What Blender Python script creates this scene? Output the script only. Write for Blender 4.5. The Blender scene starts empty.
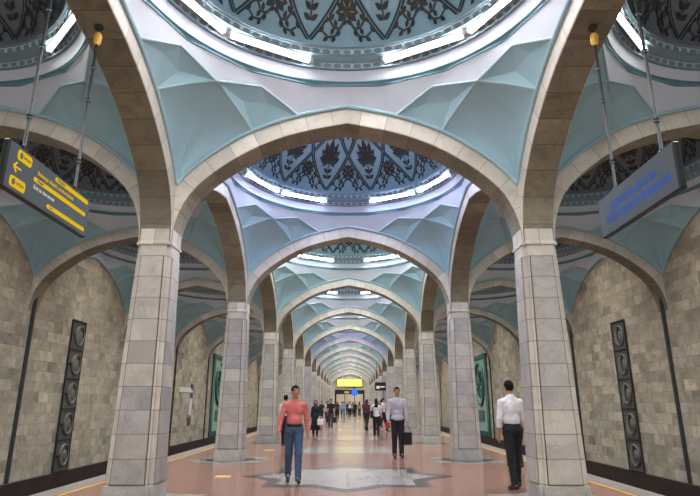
import bpy, math, random
import numpy as np
from mathutils import Vector, Matrix

PI = math.pi
SC = bpy.context.scene
COL = SC.collection
rnd = random.Random(7)

# ------------------------------------------------------------------ camera, world, exposure
cam_d = bpy.data.cameras.new('camera')
cam = bpy.data.objects.new('camera', cam_d)
COL.objects.link(cam)
cam.location = (0.05, 0.0, 1.38)
cam.rotation_euler = (PI/2 + math.atan(157/545), 0, 0)
cam_d.sensor_width = 36
cam_d.lens = 545/700*36
cam_d.clip_end = 300
SC.camera = cam

w = bpy.data.worlds.new('world')
SC.world = w
w.use_nodes = True
w.node_tree.nodes['Background'].inputs[0].default_value = (0.80, 0.82, 0.84, 1)
w.node_tree.nodes['Background'].inputs[1].default_value = 0.9

SC.view_settings.view_transform = 'Standard'
SC.view_settings.look = 'None'
SC.view_settings.gamma = 1
SC.view_settings.exposure = 0.30
SC.view_settings.use_curve_mapping = False
TUBE = 50.0            # strength of the fluorescent tubes

FILLW = 190.0          # power of the added fill disk under each dome, stands in for tube light

# ------------------------------------------------------------------ numbers of the place
PITCH = 6.6
YCOL0 = 8.67                    # first pair of columns in view
XC = 3.10                       # column axis
A, B = 2.84, 3.04               # half bay, between the arch faces
TH = 0.26                       # half thickness of an arch
XA = 6.13                       # axis of a side aisle
SX = 0.972
XW = 8.89                       # track wall
ZS = 3.9                        # spring of the arches
KMIN, KMAX = -1, 12             # bays


def ycol(k): return YCOL0 + PITCH*k
def ybay(k): return YCOL0 + PITCH*(k-0.5)
YEND = ycol(12) - 0.2
YBACK = ycol(-2)


# ------------------------------------------------------------------ helpers
def lin(c):
    c = c/255.0
    return c/12.92 if c <= 0.04045 else ((c+0.055)/1.055)**2.4


def rgb(r, g, b): return (lin(r), lin(g), lin(b), 1)


def mesh_obj(name, verts, faces, mat, parent=None, smooth=False, uv='box', mats=None, midx=None):
    me = bpy.data.meshes.new(name)
    me.from_pydata([tuple(v) for v in verts], [], [tuple(f) for f in faces])
    if mats:
        for m_ in mats: me.materials.append(m_)
        me.polygons.foreach_set('material_index', midx)
    elif mat:
        me.materials.append(mat)
    if smooth:
        me.polygons.foreach_set('use_smooth', [True]*len(me.polygons))
    if uv is not None:
        ul = me.uv_layers.new(name='UVMap')
        if uv == 'box':
            for p in me.polygons:
                n = p.normal
                ax, ay, az = abs(n.x), abs(n.y), abs(n.z)
                for li in p.loop_indices:
                    c = me.vertices[me.loops[li].vertex_index].co
                    if az > ax and az > ay: t = (c.x, c.y)
                    elif ax > ay: t = (c.y, c.z)
                    else: t = (c.x, c.z)
                    ul.data[li].uv = t
        else:
            for p in me.polygons:
                for li in p.loop_indices:
                    ul.data[li].uv = uv[me.loops[li].vertex_index]
    me.update()
    o = bpy.data.objects.new(name, me)
    COL.objects.link(o)
    if parent: o.parent = parent
    return o


def empty(name, loc=(0, 0, 0), rz=0.0):
    o = bpy.data.objects.new(name, None)
    o.empty_display_size = 0.1
    COL.objects.link(o)
    o.location = loc
    o.rotation_euler = (0, 0, rz)
    return o


def tag(o, label=None, cat=None, group=None, kind=None):
    if label: o['label'] = label
    if cat: o['category'] = cat
    if group: o['group'] = group
    if kind: o['kind'] = kind
    return o


def copy_tree(o, parent=None):
    c = o.copy()
    COL.objects.link(c)
    if parent: c.parent = parent
    for ch in list(o.children):
        copy_tree(ch, c)
    return c


class MB:
    """collects simple solids into one mesh"""
    def __init__(s): s.v = []; s.f = []
    def add(s, v, f):
        n = len(s.v); s.v += [tuple(p) for p in v]; s.f += [tuple(i+n for i in q) for q in f]; return s
    def box(s, x0, x1, y0, y1, z0, z1):
        v = [(x0,y0,z0),(x1,y0,z0),(x1,y1,z0),(x0,y1,z0),(x0,y0,z1),(x1,y0,z1),(x1,y1,z1),(x0,y1,z1)]
        return s.add(v, [(0,3,2,1),(4,5,6,7),(0,1,5,4),(1,2,6,5),(2,3,7,6),(3,0,4,7)])
    def bbox(s, x0, x1, y0, y1, z0, z1, c=0.01):
        """box with chamfered edges"""
        xs, ys, zs = (x0,x1), (y0,y1), (z0,z1)
        v = []; idx = {}
        for i in (0,1):
            for j in (0,1):
                for k in (0,1):
                    sx, sy, sz = (c,-c)[i], (c,-c)[j], (c,-c)[k]
                    for a, p in enumerate(((xs[i], ys[j]+sy, zs[k]+sz), (xs[i]+sx, ys[j], zs[k]+sz), (xs[i]+sx, ys[j]+sy, zs[k]))):
                        idx[i,j,k,a] = len(v); v.append(p)
        f = []
        for i in (0,1):
            q = [idx[i,0,0,0], idx[i,1,0,0], idx[i,1,1,0], idx[i,0,1,0]]; f.append(q if i else q[::-1])
            q = [idx[0,i,0,1], idx[0,i,1,1], idx[1,i,1,1], idx[1,i,0,1]]; f.append(q if i else q[::-1])
            q = [idx[0,0,i,2], idx[1,0,i,2], idx[1,1,i,2], idx[0,1,i,2]]; f.append(q if i else q[::-1])
        for i in (0,1):
            for j in (0,1):
                f.append((idx[i,j,0,0], idx[i,j,0,1], idx[i,j,1,1], idx[i,j,1,0]))
                f.append((idx[i,0,j,0], idx[i,0,j,2], idx[i,1,j,2], idx[i,1,j,0]))
                f.append((idx[0,i,j,1], idx[0,i,j,2], idx[1,i,j,2], idx[1,i,j,1]))
                for k in (0,1):
                    f.append((idx[i,j,k,0], idx[i,j,k,1], idx[i,j,k,2]))
        return s.add(v, f)
    def tube(s, pts, r, n=6, closed=False, caps=True):
        pts = [Vector(p) for p in pts]
        m = len(pts); rr = r if isinstance(r, (list, tuple)) else [r]*m
        v = []; f = []
        up = None
        for i, p in enumerate(pts):
            if closed: d = pts[(i+1) % m]-pts[i-1]
            else: d = pts[min(i+1, m-1)]-pts[max(i-1, 0)]
            if d.length < 1e-9: d = Vector((0,0,1))
            d.normalize()
            if up is None:
                up = Vector((0,0,1)) if abs(d.z) < 0.9 else Vector((1,0,0))
            a = d.cross(up)
            if a.length < 1e-4: a = d.cross(Vector((0,1,0)))
            a.normalize(); b = a.cross(d).normalized(); up = b
            for q in range(n):
                t = 2*PI*q/n
                v.append(p + a*math.cos(t)*rr[i] + b*math.sin(t)*rr[i])
        for i in range(m if closed else m-1):
            for q in range(n):
                i2 = (i+1) % m
                f.append((i*n+q, i2*n+q, i2*n+(q+1) % n, i*n+(q+1) % n))
        if not closed and caps:
            f.append(tuple(range(n))[::-1]); f.append(tuple((m-1)*n+q for q in range(n)))
        return s.add(v, f)
    def lathe(s, prof, n=48, x0=0, y0=0, cap=False):
        v = []; f = []
        for r, z in prof:
            for q in range(n):
                t = 2*PI*(q+0.5)/n
                v.append((x0+r*math.cos(t), y0+r*math.sin(t), z))
        for i in range(len(prof)-1):
            for q in range(n):
                f.append((i*n+q, i*n+(q+1) % n, (i+1)*n+(q+1) % n, (i+1)*n+q))
        if cap:
            f.append(tuple(range(n))[::-1]); f.append(tuple((len(prof)-1)*n+q for q in range(n)))
        return s.add(v, f)
    def prism(s, poly, z0, z1):
        n = len(poly)
        v = [(x, y, z0) for x, y in poly]+[(x, y, z1) for x, y in poly]
        f = [tuple(range(n))[::-1], tuple(range(n, 2*n))]+[(i, (i+1) % n, n+(i+1) % n, n+i) for i in range(n)]
        return s.add(v, f)
    def build(s, name, mat, parent=None, smooth=False, uv='box'):
        return mesh_obj(name, s.v, s.f, mat, parent, smooth, uv)


# ------------------------------------------------------------------ materials
def base_mat(name):
    m = bpy.data.materials.new(name); m.use_nodes = True
    nt = m.node_tree; b = nt.nodes['Principled BSDF']
    return m, nt, b


def plain(name, col, rough=0.6, metal=0.0, noise=0.0, nscale=6.0, bump=0.0, spec=None):
    m, nt, b = base_mat(name)
    b.inputs['Base Color'].default_value = col
    b.inputs['Roughness'].default_value = rough
    b.inputs['Metallic'].default_value = metal
    if spec is not None: b.inputs['Specular IOR Level'].default_value = spec
    if noise or bump:
        tc = nt.nodes.new('ShaderNodeTexCoord')
        n = nt.nodes.new('ShaderNodeTexNoise'); n.inputs['Scale'].default_value = nscale; n.inputs['Detail'].default_value = 5
        nt.links.new(tc.outputs['Object'], n.inputs['Vector'])
        if noise:
            r = nt.nodes.new('ShaderNodeMapRange')
            r.inputs[1].default_value = 0.3; r.inputs[2].default_value = 0.7
            r.inputs[3].default_value = 1-noise; r.inputs[4].default_value = 1+noise*0.5
            nt.links.new(n.outputs['Fac'], r.inputs[0])
            mx = nt.nodes.new('ShaderNodeVectorMath'); mx.operation = 'SCALE'
            mx.inputs[0].default_value = col[:3]
            nt.links.new(r.outputs[0], mx.inputs['Scale'])
            nt.links.new(mx.outputs[0], b.inputs['Base Color'])
        if bump:
            bp = nt.nodes.new('ShaderNodeBump'); bp.inputs['Strength'].default_value = bump; bp.inputs['Distance'].default_value = 0.02
            nt.links.new(n.outputs['Fac'], bp.inputs['Height']); nt.links.new(bp.outputs[0], b.inputs['Normal'])
    return m


def emit(name, col, strength):
    m = bpy.data.materials.new(name); m.use_nodes = True
    nt = m.node_tree; nt.nodes.clear()
    e = nt.nodes.new('ShaderNodeEmission'); o = nt.nodes.new('ShaderNodeOutputMaterial')
    e.inputs[0].default_value = col; e.inputs[1].default_value = strength
    nt.links.new(e.outputs[0], o.inputs[0])
    return m


def stone(name, cols, bw, bh, mortar, rough=0.35, offset=0.5, vein=0.5, mcol=(70, 66, 60), nscale=1.6, bump=0.25, shift=(0, 0, 0)):
    """tiled stone: each slab takes a random tone out of cols; cloudy veining inside"""
    m, nt, b = base_mat(name)
    L = nt.links.new
    uv = nt.nodes.new('ShaderNodeUVMap')
    oi = nt.nodes.new('ShaderNodeObjectInfo')
    br = nt.nodes.new('ShaderNodeTexBrick')
    br.offset = offset; br.offset_frequency = 2; br.squash = 1.0
    br.inputs['Color1'].default_value = (0, 0, 0, 1); br.inputs['Color2'].default_value = (1, 1, 1, 1)
    br.inputs['Mortar'].default_value = (0.5, 0.5, 0.5, 1)
    br.inputs['Scale'].default_value = 1.0
    br.inputs['Mortar Size'].default_value = mortar
    br.inputs['Mortar Smooth'].default_value = 0.3
    br.inputs['Bias'].default_value = 0.0
    br.inputs['Brick Width'].default_value = bw
    br.inputs['Row Height'].default_value = bh
    mp = nt.nodes.new('ShaderNodeVectorMath'); mp.operation = 'ADD'; mp.inputs[1].default_value = shift
    L(uv.outputs[0], mp.inputs[0]); L(mp.outputs[0], br.inputs['Vector'])
    # slab tone
    add = nt.nodes.new('ShaderNodeMath'); add.operation = 'MULTIPLY_ADD'
    sep = nt.nodes.new('ShaderNodeSeparateColor'); L(br.outputs['Color'], sep.inputs[0])
    L(oi.outputs['Random'], add.inputs[0]); add.inputs[1].default_value = 3.7
    L(sep.outputs[0], add.inputs[2])
    fr = nt.nodes.new('ShaderNodeMath'); fr.operation = 'PINGPONG'; fr.inputs[1].default_value = 1.0
    L(add.outputs[0], fr.inputs[0])
    cr = nt.nodes.new('ShaderNodeValToRGB')
    el = cr.color_ramp.elements
    while len(el) < len(cols): el.new(0.5)
    for i, c in enumerate(cols):
        el[i].position = i/(len(cols)-1); el[i].color = rgb(*c)
    L(fr.outputs[0], cr.inputs[0])
    tc = nt.nodes.new('ShaderNodeTexCoord')
    vadd = nt.nodes.new('ShaderNodeVectorMath'); vadd.operation = 'ADD'
    cmb = nt.nodes.new('ShaderNodeCombineXYZ')
    L(br.outputs['Color'], vadd.inputs[0]); 
    sc = nt.nodes.new('ShaderNodeVectorMath'); sc.operation = 'SCALE'; sc.inputs['Scale'].default_value = 5.0
    L(vadd.outputs[0], sc.inputs[0])
    L(oi.outputs['Random'], cmb.inputs[0]); L(cmb.outputs[0], vadd.inputs[1])
    v2 = nt.nodes.new('ShaderNodeVectorMath'); v2.operation = 'ADD'
    L(tc.outputs['Object'], v2.inputs[0]); L(sc.outputs[0], v2.inputs[1])
    n1 = nt.nodes.new('ShaderNodeTexNoise'); n1.inputs['Scale'].default_value = nscale; n1.inputs['Detail'].default_value = 9
    n1.inputs['Roughness'].default_value = 0.62; n1.inputs['Distortion'].default_value = 1.2
    L(v2.outputs[0], n1.inputs['Vector'])
    mr = nt.nodes.new('ShaderNodeMapRange'); mr.inputs[1].default_value = 0.28; mr.inputs[2].default_value = 0.72
    mr.inputs[3].default_value = 1-vein*0.55; mr.inputs[4].default_value = 1+vein*0.3
    L(n1.outputs['Fac'], mr.inputs[0])
    m1 = nt.nodes.new('ShaderNodeVectorMath'); m1.operation = 'SCALE'
    L(cr.outputs[0], m1.inputs[0]); L(mr.outputs[0], m1.inputs['Scale'])
    # thin dark veins
    n2 = nt.nodes.new('ShaderNodeTexNoise'); n2.inputs['Scale'].default_value = nscale*0.9; n2.inputs['Detail'].default_value = 4
    n2.inputs['Distortion'].default_value = 2.5
    L(v2.outputs[0], n2.inputs['Vector'])
    ab = nt.nodes.new('ShaderNodeMath'); ab.operation = 'SUBTRACT'; ab.inputs[1].default_value = 0.5; L(n2.outputs['Fac'], ab.inputs[0])
    ab2 = nt.nodes.new('ShaderNodeMath'); ab2.operation = 'ABSOLUTE'; L(ab.outputs[0], ab2.inputs[0])
    mr2 = nt.nodes.new('ShaderNodeMapRange'); mr2.inputs[1].default_value = 0.0; mr2.inputs[2].default_value = 0.018
    mr2.inputs[3].default_value = 1-vein*0.4; mr2.inputs[4].default_value = 1.0
    L(ab2.outputs[0], mr2.inputs[0])
    m2 = nt.nodes.new('ShaderNodeVectorMath'); m2.operation = 'SCALE'
    L(m1.outputs[0], m2.inputs[0]); L(mr2.outputs[0], m2.inputs['Scale'])
    mx = nt.nodes.new('ShaderNodeMix'); mx.data_type = 'RGBA'
    L(br.outputs['Fac'], mx.inputs['Factor']); L(m2.outputs[0], mx.inputs[6]); mx.inputs[7].default_value = rgb(*mcol)
    L(mx.outputs[2], b.inputs['Base Color'])
    b.inputs['Roughness'].default_value = rough
    if bump:
        iv = nt.nodes.new('ShaderNodeMath'); iv.operation = 'MULTIPLY_ADD'; iv.inputs[1].default_value = -1.0
        L(br.outputs['Fac'], iv.inputs[0]); 
        ns = nt.nodes.new('ShaderNodeMath'); ns.operation = 'MULTIPLY'; ns.inputs[1].default_value = 0.25
        L(n1.outputs['Fac'], ns.inputs[0]); L(ns.outputs[0], iv.inputs[2])
        bp = nt.nodes.new('ShaderNodeBump'); bp.inputs['Strength'].default_value = bump; bp.inputs['Distance'].default_value = 0.012
        L(iv.outputs[0], bp.inputs['Height']); L(bp.outputs[0], b.inputs['Normal'])
    return m


M = {}
M['column'] = stone('column marble', [(176,172,165), (162,160,155), (188,183,172), (170,163,152), (154,153,150)], 3.0, 0.337, 0.006, 0.38, 0.0, 0.5, (112,108,102), shift=(1.5, 0.04, 0))
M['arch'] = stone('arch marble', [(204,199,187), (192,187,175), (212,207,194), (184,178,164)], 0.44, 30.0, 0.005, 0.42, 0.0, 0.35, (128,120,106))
M['corner'] = stone('cream corner marble', [(196,189,177), (186,180,169), (204,198,187)], 3.0, 0.337, 0.006, 0.38, 0.0, 0.35, (122,114,102), shift=(1.5, 0.04, 0))
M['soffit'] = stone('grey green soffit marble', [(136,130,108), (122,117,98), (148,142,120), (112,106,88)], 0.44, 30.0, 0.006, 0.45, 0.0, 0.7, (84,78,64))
M['wall'] = stone('wall stone', [(176,163,140), (154,145,128), (196,182,156), (140,134,121), (188,178,158), (162,152,132)], 0.54, 0.29, 0.004, 0.45, 0.5, 0.85, (112,102,86), 1.2)
M['floor'] = stone('floor granite', [(150,110,95), (139,102,89), (158,118,101)], 1.1, 1.1, 0.004, 0.19, 0.0, 0.4, (122,88,76), 5.0, 0.03)
M['floor_white'] = stone('inlay white marble', [(166,158,150), (152,146,140), (174,166,158)], 1.05, 1.05, 0.006, 0.16, 0.0, 0.3, (120,110,105), 2.0, 0.03)
M['floor_dark'] = plain('inlay dark granite', rgb(66, 70, 70), 0.2, noise=0.25, nscale=14)
M['kerb'] = stone('platform edge granite', [(138,132,124), (122,118,112)], 1.2, 0.5, 0.006, 0.35, 0.0, 0.3, (90,84,78), 4.0, 0.05)
M['yellow_line'] = plain('yellow paint', rgb(212, 172, 70), 0.5, noise=0.15)
M['dark_base'] = plain('dark brown base panel', rgb(58, 46, 42), 0.4, noise=0.35, nscale=3)
M['track'] = plain('track bed concrete', rgb(52, 48, 46), 0.9, noise=0.3, nscale=4, bump=0.3)
M['teal'] = plain('teal plaster', rgb(158, 192, 202), 0.7, noise=0.10, nscale=1.2, bump=0.05)
M['teal_dark'] = plain('dark teal edge', rgb(96, 138, 148), 0.55, noise=0.08)
M['white'] = plain('pale plaster', rgb(200, 208, 218), 0.85, noise=0.06, nscale=1.5, bump=0.04)
M['joint'] = plain('dark mortar', rgb(92, 84, 74), 0.9)
M['pilaster'] = plain('dark slate strip', rgb(60, 62, 58), 0.5, noise=0.1)
M['rib'] = plain('pale teal rib plaster', rgb(160, 190, 196), 0.5)
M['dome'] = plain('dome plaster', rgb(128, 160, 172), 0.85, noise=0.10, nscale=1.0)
M['dome_shaded'] = plain('aisle dome plaster with painted shade', rgb(104, 108, 118), 0.6, noise=0.10, nscale=1.0)  # nave dome plaster darkened: the aisles' lack of light is put into the colour
M['cornice'] = plain('cornice plaster', rgb(178, 192, 196), 0.85)
M['cornice_back'] = plain('cornice ground plaster', rgb(112, 138, 148), 0.9)
M['black'] = plain('black painted ornament', rgb(26, 32, 32), 0.5)
M['green_orn'] = plain('dark green painted ornament', rgb(40, 58, 54), 0.5)
M['gold'] = plain('old gold paint', rgb(150, 128, 72), 0.45)
M['steel'] = plain('dark steel rod', rgb(50, 56, 56), 0.5, 0.2)
M['housing'] = plain('white enamel lamp housing', rgb(190, 186, 190), 0.4)
M['tape'] = plain('yellow tape', rgb(214, 172, 60), 0.5)
M['grille'] = plain('dark bronze grille', rgb(86, 86, 82), 0.45, 0.3, noise=0.2)
M['grille_lt'] = plain('worn bronze relief', rgb(124, 120, 112), 0.4, 0.4, noise=0.2)
M['sign_face'] = plain('dark grey sign face', rgb(40, 52, 52), 0.5)
M['sign_frame'] = plain('black sign frame', rgb(22, 24, 26), 0.3)
M['green_panel'] = plain('green ceramic', rgb(44, 98, 88), 0.3, noise=0.2, nscale=3)
M['green_lt'] = plain('pale green ceramic', rgb(150, 186, 168), 0.35, noise=0.3, nscale=5)
M['door_dark'] = plain('black door frame', rgb(28, 28, 30), 0.4)
M['door_white'] = plain('white wall paint', rgb(220, 216, 206), 0.6)
M['sign_yellow'] = emit('yellow lit sign', rgb(248, 222, 84), 2.3)
M['sign_blue'] = emit('blue lit sign', rgb(40, 90, 235), 2.0)
M['yellow_glow'] = emit('lit yellow lettering', rgb(236, 194, 30), 0.7)
M['white_glow'] = emit('lit white lettering', rgb(215, 215, 190), 0.8)
M['blue_glow'] = emit('blue led lettering', rgb(52, 96, 190), 0.75)
M['panel_light'] = emit('white ceiling lamp', rgb(255, 246, 225), 14.0)

# ------------------------------------------------------------------ arch profile
INTR = [(2.84,3.9),(2.835,4.08),(2.79,4.30),(2.715,4.52),(2.60,4.74),(2.42,4.95),(2.22,5.13),(2.01,5.29),(1.76,5.455),(1.5,5.60),(1.24,5.715),(0.98,5.81),(0.66,5.90),(0.33,5.97),(0.0,6.035)]


def smooth_poly(pts, n):
    """resample a polyline evenly with Catmull-Rom"""
    P = [Vector((p[0], p[1])) for p in pts]
    P = [P[0]*2-P[1]] + P + [P[-1]*2-P[-2]]
    out = []
    for i in range(1, len(P)-2):
        for j in range(6):
            t = j/6
            p0, p1, p2, p3 = P[i-1:i+3]
            out.append(0.5*((2*p1)+(p2-p0)*t+(2*p0-5*p1+4*p2-p3)*t*t+(3*p1-p0-3*p2+p3)*t**3))
    out.append(P[-2])
    L = [0]
    for a, b in zip(out, out[1:]): L.append(L[-1]+(b-a).length)
    res = []
    for k in range(n+1):
        s = L[-1]*k/n
        i = 0
        while i < len(L)-2 and L[i+1] < s: i += 1
        t = (s-L[i])/max(1e-9, L[i+1]-L[i])
        res.append(out[i].lerp(out[i+1], t))
    return res


NA = 22
IN = smooth_poly(INTR, NA)
BAND = 0.285
EX = []
for i, p in enumerate(IN):
    d = IN[min(i+1, NA)]-IN[max(i-1, 0)]
    n = Vector((d.y, -d.x)).normalized()
    q = p + n*BAND
    if i == NA: q = Vector((0, p.y+BAND*1.0))
    if i == NA-1: q = p+n*BAND
    EX.append(q)


def ext_z(x):
    x = abs(x)
    for a, b in zip(EX, EX[1:]):
        if b.x <= x <= a.x:
            t = (a.x-x)/max(1e-9, a.x-b.x)
            return a.y+(b.y-a.y)*t
    return EX[-1].y


def arch_mesh(name, half, parent=None):
    """an arch in the XZ plane, opening 2*half, thick 2*TH along Y"""
    k = half/2.84
    full_i = [(p.x*k, p.y) for p in IN]+[(-p.x*k, p.y) for p in IN[::-1][1:]]
    full_e = []
    for i, p in enumerate(IN): full_e.append((p.x*k+(EX[i].x-p.x), EX[i].y))
    full_e = full_e+[(-x, z) for x, z in full_e[::-1][1:]]
    v = []; f = []; uv = []
    n = len(full_i)
    L = [0]
    for a, b in zip(full_i, full_i[1:]): L.append(L[-1]+math.dist(a, b))
    L = [x-L[-1]/2+0.21 for x in L]
    c = 0.012
    rows = []   # cross-section with small chamfers
    def row(pts_fn):
        idx = []
        for i in range(n):
            x, y, z, vv = pts_fn(i)
            idx.append(len(v)); v.append((x, y, z)); uv.append((L[i], vv))
        rows.append(idx)
    def mixp(i, t): return (full_i[i][0]+(full_e[i][0]-full_i[i][0])*t, full_i[i][1]+(full_e[i][1]-full_i[i][1])*t)
    for (t, y, vv) in ((1.0, TH, 10.8), (0.045, TH, 10.53), (0.0, TH-c, 10.52), (0.0, -TH+c, 10.02), (0.045, -TH, 10.01), (1.0, -TH, 9.74)):
        row(lambda i, t=t, y=y, vv=vv: (mixp(i, t)[0], y, mixp(i, t)[1], vv))
    rows.append(rows[0])
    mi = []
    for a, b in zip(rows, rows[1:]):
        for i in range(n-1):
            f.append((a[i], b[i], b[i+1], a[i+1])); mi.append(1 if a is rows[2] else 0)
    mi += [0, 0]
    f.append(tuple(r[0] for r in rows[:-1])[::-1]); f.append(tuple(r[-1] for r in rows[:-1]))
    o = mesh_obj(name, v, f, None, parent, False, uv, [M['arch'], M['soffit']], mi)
    return o


# ------------------------------------------------------------------ vault of one bay (centre at the origin)
FZ = ext_z(2.84)
KX = B/2.84


def side_pt(x, sgn_side):
    """point on the vault edge over the transverse (Y) arch at offset x"""
    return Vector((x, B, ext_z(x)))


def side_pt2(y):
    return Vector((A, y, ext_z(y/KX)))


C_ = Vector((2.06, 2.17, 6.30))
T1, T2 = 1.60, 0.80
K_ = Vector((1.42, 2.58, 6.46))
T1b, T2b = 1.72, 0.90
Kb = Vector((2.44, 1.50, 6.46))
RM, ZM, RC, ZC = 2.862, 6.62, 2.80, 6.67


def mpoly(t):
    """16-gon radius at angle t (vertices at odd multiples of 11.25 deg)"""
    st = PI/8
    d = (t % st)-st/2        # angle from the middle of ... vertices at st/2
    d = abs(((t-st/2) % st)-st/2)   # 0 at edge middle, st/2 at vertex
    return RM*math.cos(st/2)/math.cos(d)


def build_vault():
    teal, white, ribs = MB(), MB(), MB()
    niche = MB()
    slivers = MB()
    def q4(mb, fn, P):
        return [fn(p) for p in P]
    for sx in (1, -1):
        for sy in (1, -1):
            def T(p): return (p[0]*sx, p[1]*sy, p[2])
            def grid(mb, rows):
                n = len(rows); m = len(rows[0])
                v = [T(p) for r in rows for p in r]
                f = []
                for i in range(n-1):
                    for j in range(m-1):
                        q = (i*m+j, i*m+j+1, (i+1)*m+j+1, (i+1)*m+j)
                        f.append(q)
                mb.add(v, f)
            F = Vector((A, B, FZ))
            NS = 14
            # diagonal of the kite
            diag = []
            for i in range(NS+1):
                s = i/NS
                g = 1-math.cos(s*PI/2)
                h = math.sin(s*PI/2)
                p = F.lerp(C_, 0.55*s+0.45*g); p.z = FZ+(C_.z-FZ)*(0.35*s+0.65*h)
                diag.append(p)
            e1 = []; e2 = []
            for i in range(NS+1):
                s = i/NS
                e1.append(side_pt(A+(T1-A)*s**1.0, 1)); e2.append(side_pt2(B+(T1b-B)*s))
            # even spacing along the edge near the foot
            for e in (e1, e2):
                rows = []
                for i in range(NS+1):
                    r = []
                    for j in range(7):
                        t = j/6
                        p = e[i].lerp(diag[i], t)
                        s = i/NS
                        bul = 0.10*math.sin(PI*t)*math.sin(PI*min(1, s*1.0))
                        p = p+Vector((bul*0.6, bul*0.6, bul*0.6))
                        r.append(p)
                    rows.append(r)
                grid(teal, rows)
            # edge T1 -> C is the end row, side triangles
            def tri(E, a0, a1, Kp):
                curve = [E(a0+(a1-a0)*i/6) for i in range(7)]
                v = [T(C_), T(Kp)]+[T(p) for p in curve]
                rec = (C_+Kp+curve[0]*1.5)/3.5+Vector((0.05, 0.05, 0.10))
                mid = (Kp+curve[3])/2+Vector((0.03, 0.03, 0.05))
                v += [T(rec), T(mid)]
                f = [(0, 1, 9), (0, 9, 2), (1, 10, 9), (9, 10, 2)]
                f += [(10, i, i+1) for i in range(2, 8)]
                f += [(1, 8, 10)]
                niche.add(v, f)
            tri(lambda x: side_pt(x, 1), T1, T2, K_)
            tri(lambda y: side_pt2(y), T1b, T2b, Kb)
            # white band: L boundary to the 16-gon
            def mp(deg, z=ZM, r=None):
                t = math.radians(deg)      # measured from the Y axis
                rr = mpoly(PI/2-t) if r is None else r
                return Vector((rr*math.sin(t), rr*math.cos(t), z))
            LB = [side_pt(0, 1), side_pt(0.4, 1), side_pt(T2, 1), K_, C_, Kb, side_pt2(T2b), side_pt2(0.45), side_pt2(0)]
            MBp = [mp(0), mp(5.6), mp(11.25), mp(33.75), mp(45), mp(56.25), mp(78.75), mp(84.4), mp(90)]
            rows = []
            for a, b in zip(LB, MBp):
                mid = a.lerp(b, 0.5)+Vector((0, 0, 0.01))
                rows.append([a, a.lerp(mid, 0.5), mid, mid.lerp(b, 0.5), b])
            grid(white, rows)
            # ribs
            R = 0.022
            ribs.tube([T(p) for p in (side_pt(T1, 1), side_pt(T1, 1).lerp(C_, 0.5)+Vector((0, 0, 0.02)), C_)], R, 6)
            ribs.tube([T(p) for p in (side_pt2(T1b), side_pt2(T1b).lerp(C_, 0.5)+Vector((0, 0, 0.02)), C_)], R, 6)
            ribs.tube([T(p) for p in (C_, K_, side_pt(T2, 1))], R, 6)
            ribs.tube([T(p) for p in (C_, Kb, side_pt2(T2b))], R, 6)
    # moldings along the four arches
    mold = MB()
    for s in (1, -1):
        xs = [A*(1-i/26) for i in range(27)]
        xs = xs+[-x for x in xs[::-1][1:]]
        for off, r in ((0.028, 0.036),):
            mold.tube([(x*(1-off/4), s*(B-0.012-off*0.3), ext_z(x)+off) for x in xs], r, 6)
            ys = [x*KX for x in xs]
            mold.tube([(s*(A-0.012-off*0.3), y*(1-off/4), ext_z(y/KX)+off) for y in ys], r, 6)
    # teal slivers between the 16-gon and the circle
    n = 96
    v = []; f = []
    for i in range(n):
        t = 2*PI*i/n
        r = mpoly(t)
        v += [(r*math.cos(t), r*math.sin(t), ZM), ((RC+0.012)*math.cos(t), (RC+0.012)*math.sin(t), ZM+0.055)]
    for i in range(n):
        j = (i+1) % n
        f.append((2*i, 2*j, 2*j+1, 2*i+1))
    slivers.add(v, f)
    edge = MB()
    edge.tube([(mpoly(2*PI*i/n)*math.cos(2*PI*i/n), mpoly(2*PI*i/n)*math.sin(2*PI*i/n), ZM) for i in range(n)], 0.016, 5, closed=True)
    edge.tube([(RC*math.cos(2*PI*i/n), RC*math.sin(2*PI*i/n), ZC+0.01) for i in range(n)], 0.014, 5, closed=True)
    return teal, niche, white, ribs, mold, slivers, edge


def dome_pt(ang, phi, lift=0.0):
    r = 2.46*math.cos(phi)-lift*math.cos(phi)
    z = 7.13+1.50*math.sin(phi)-lift*math.sin(phi)
    return (r*math.sin(ang), r*math.cos(ang), z)


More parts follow.
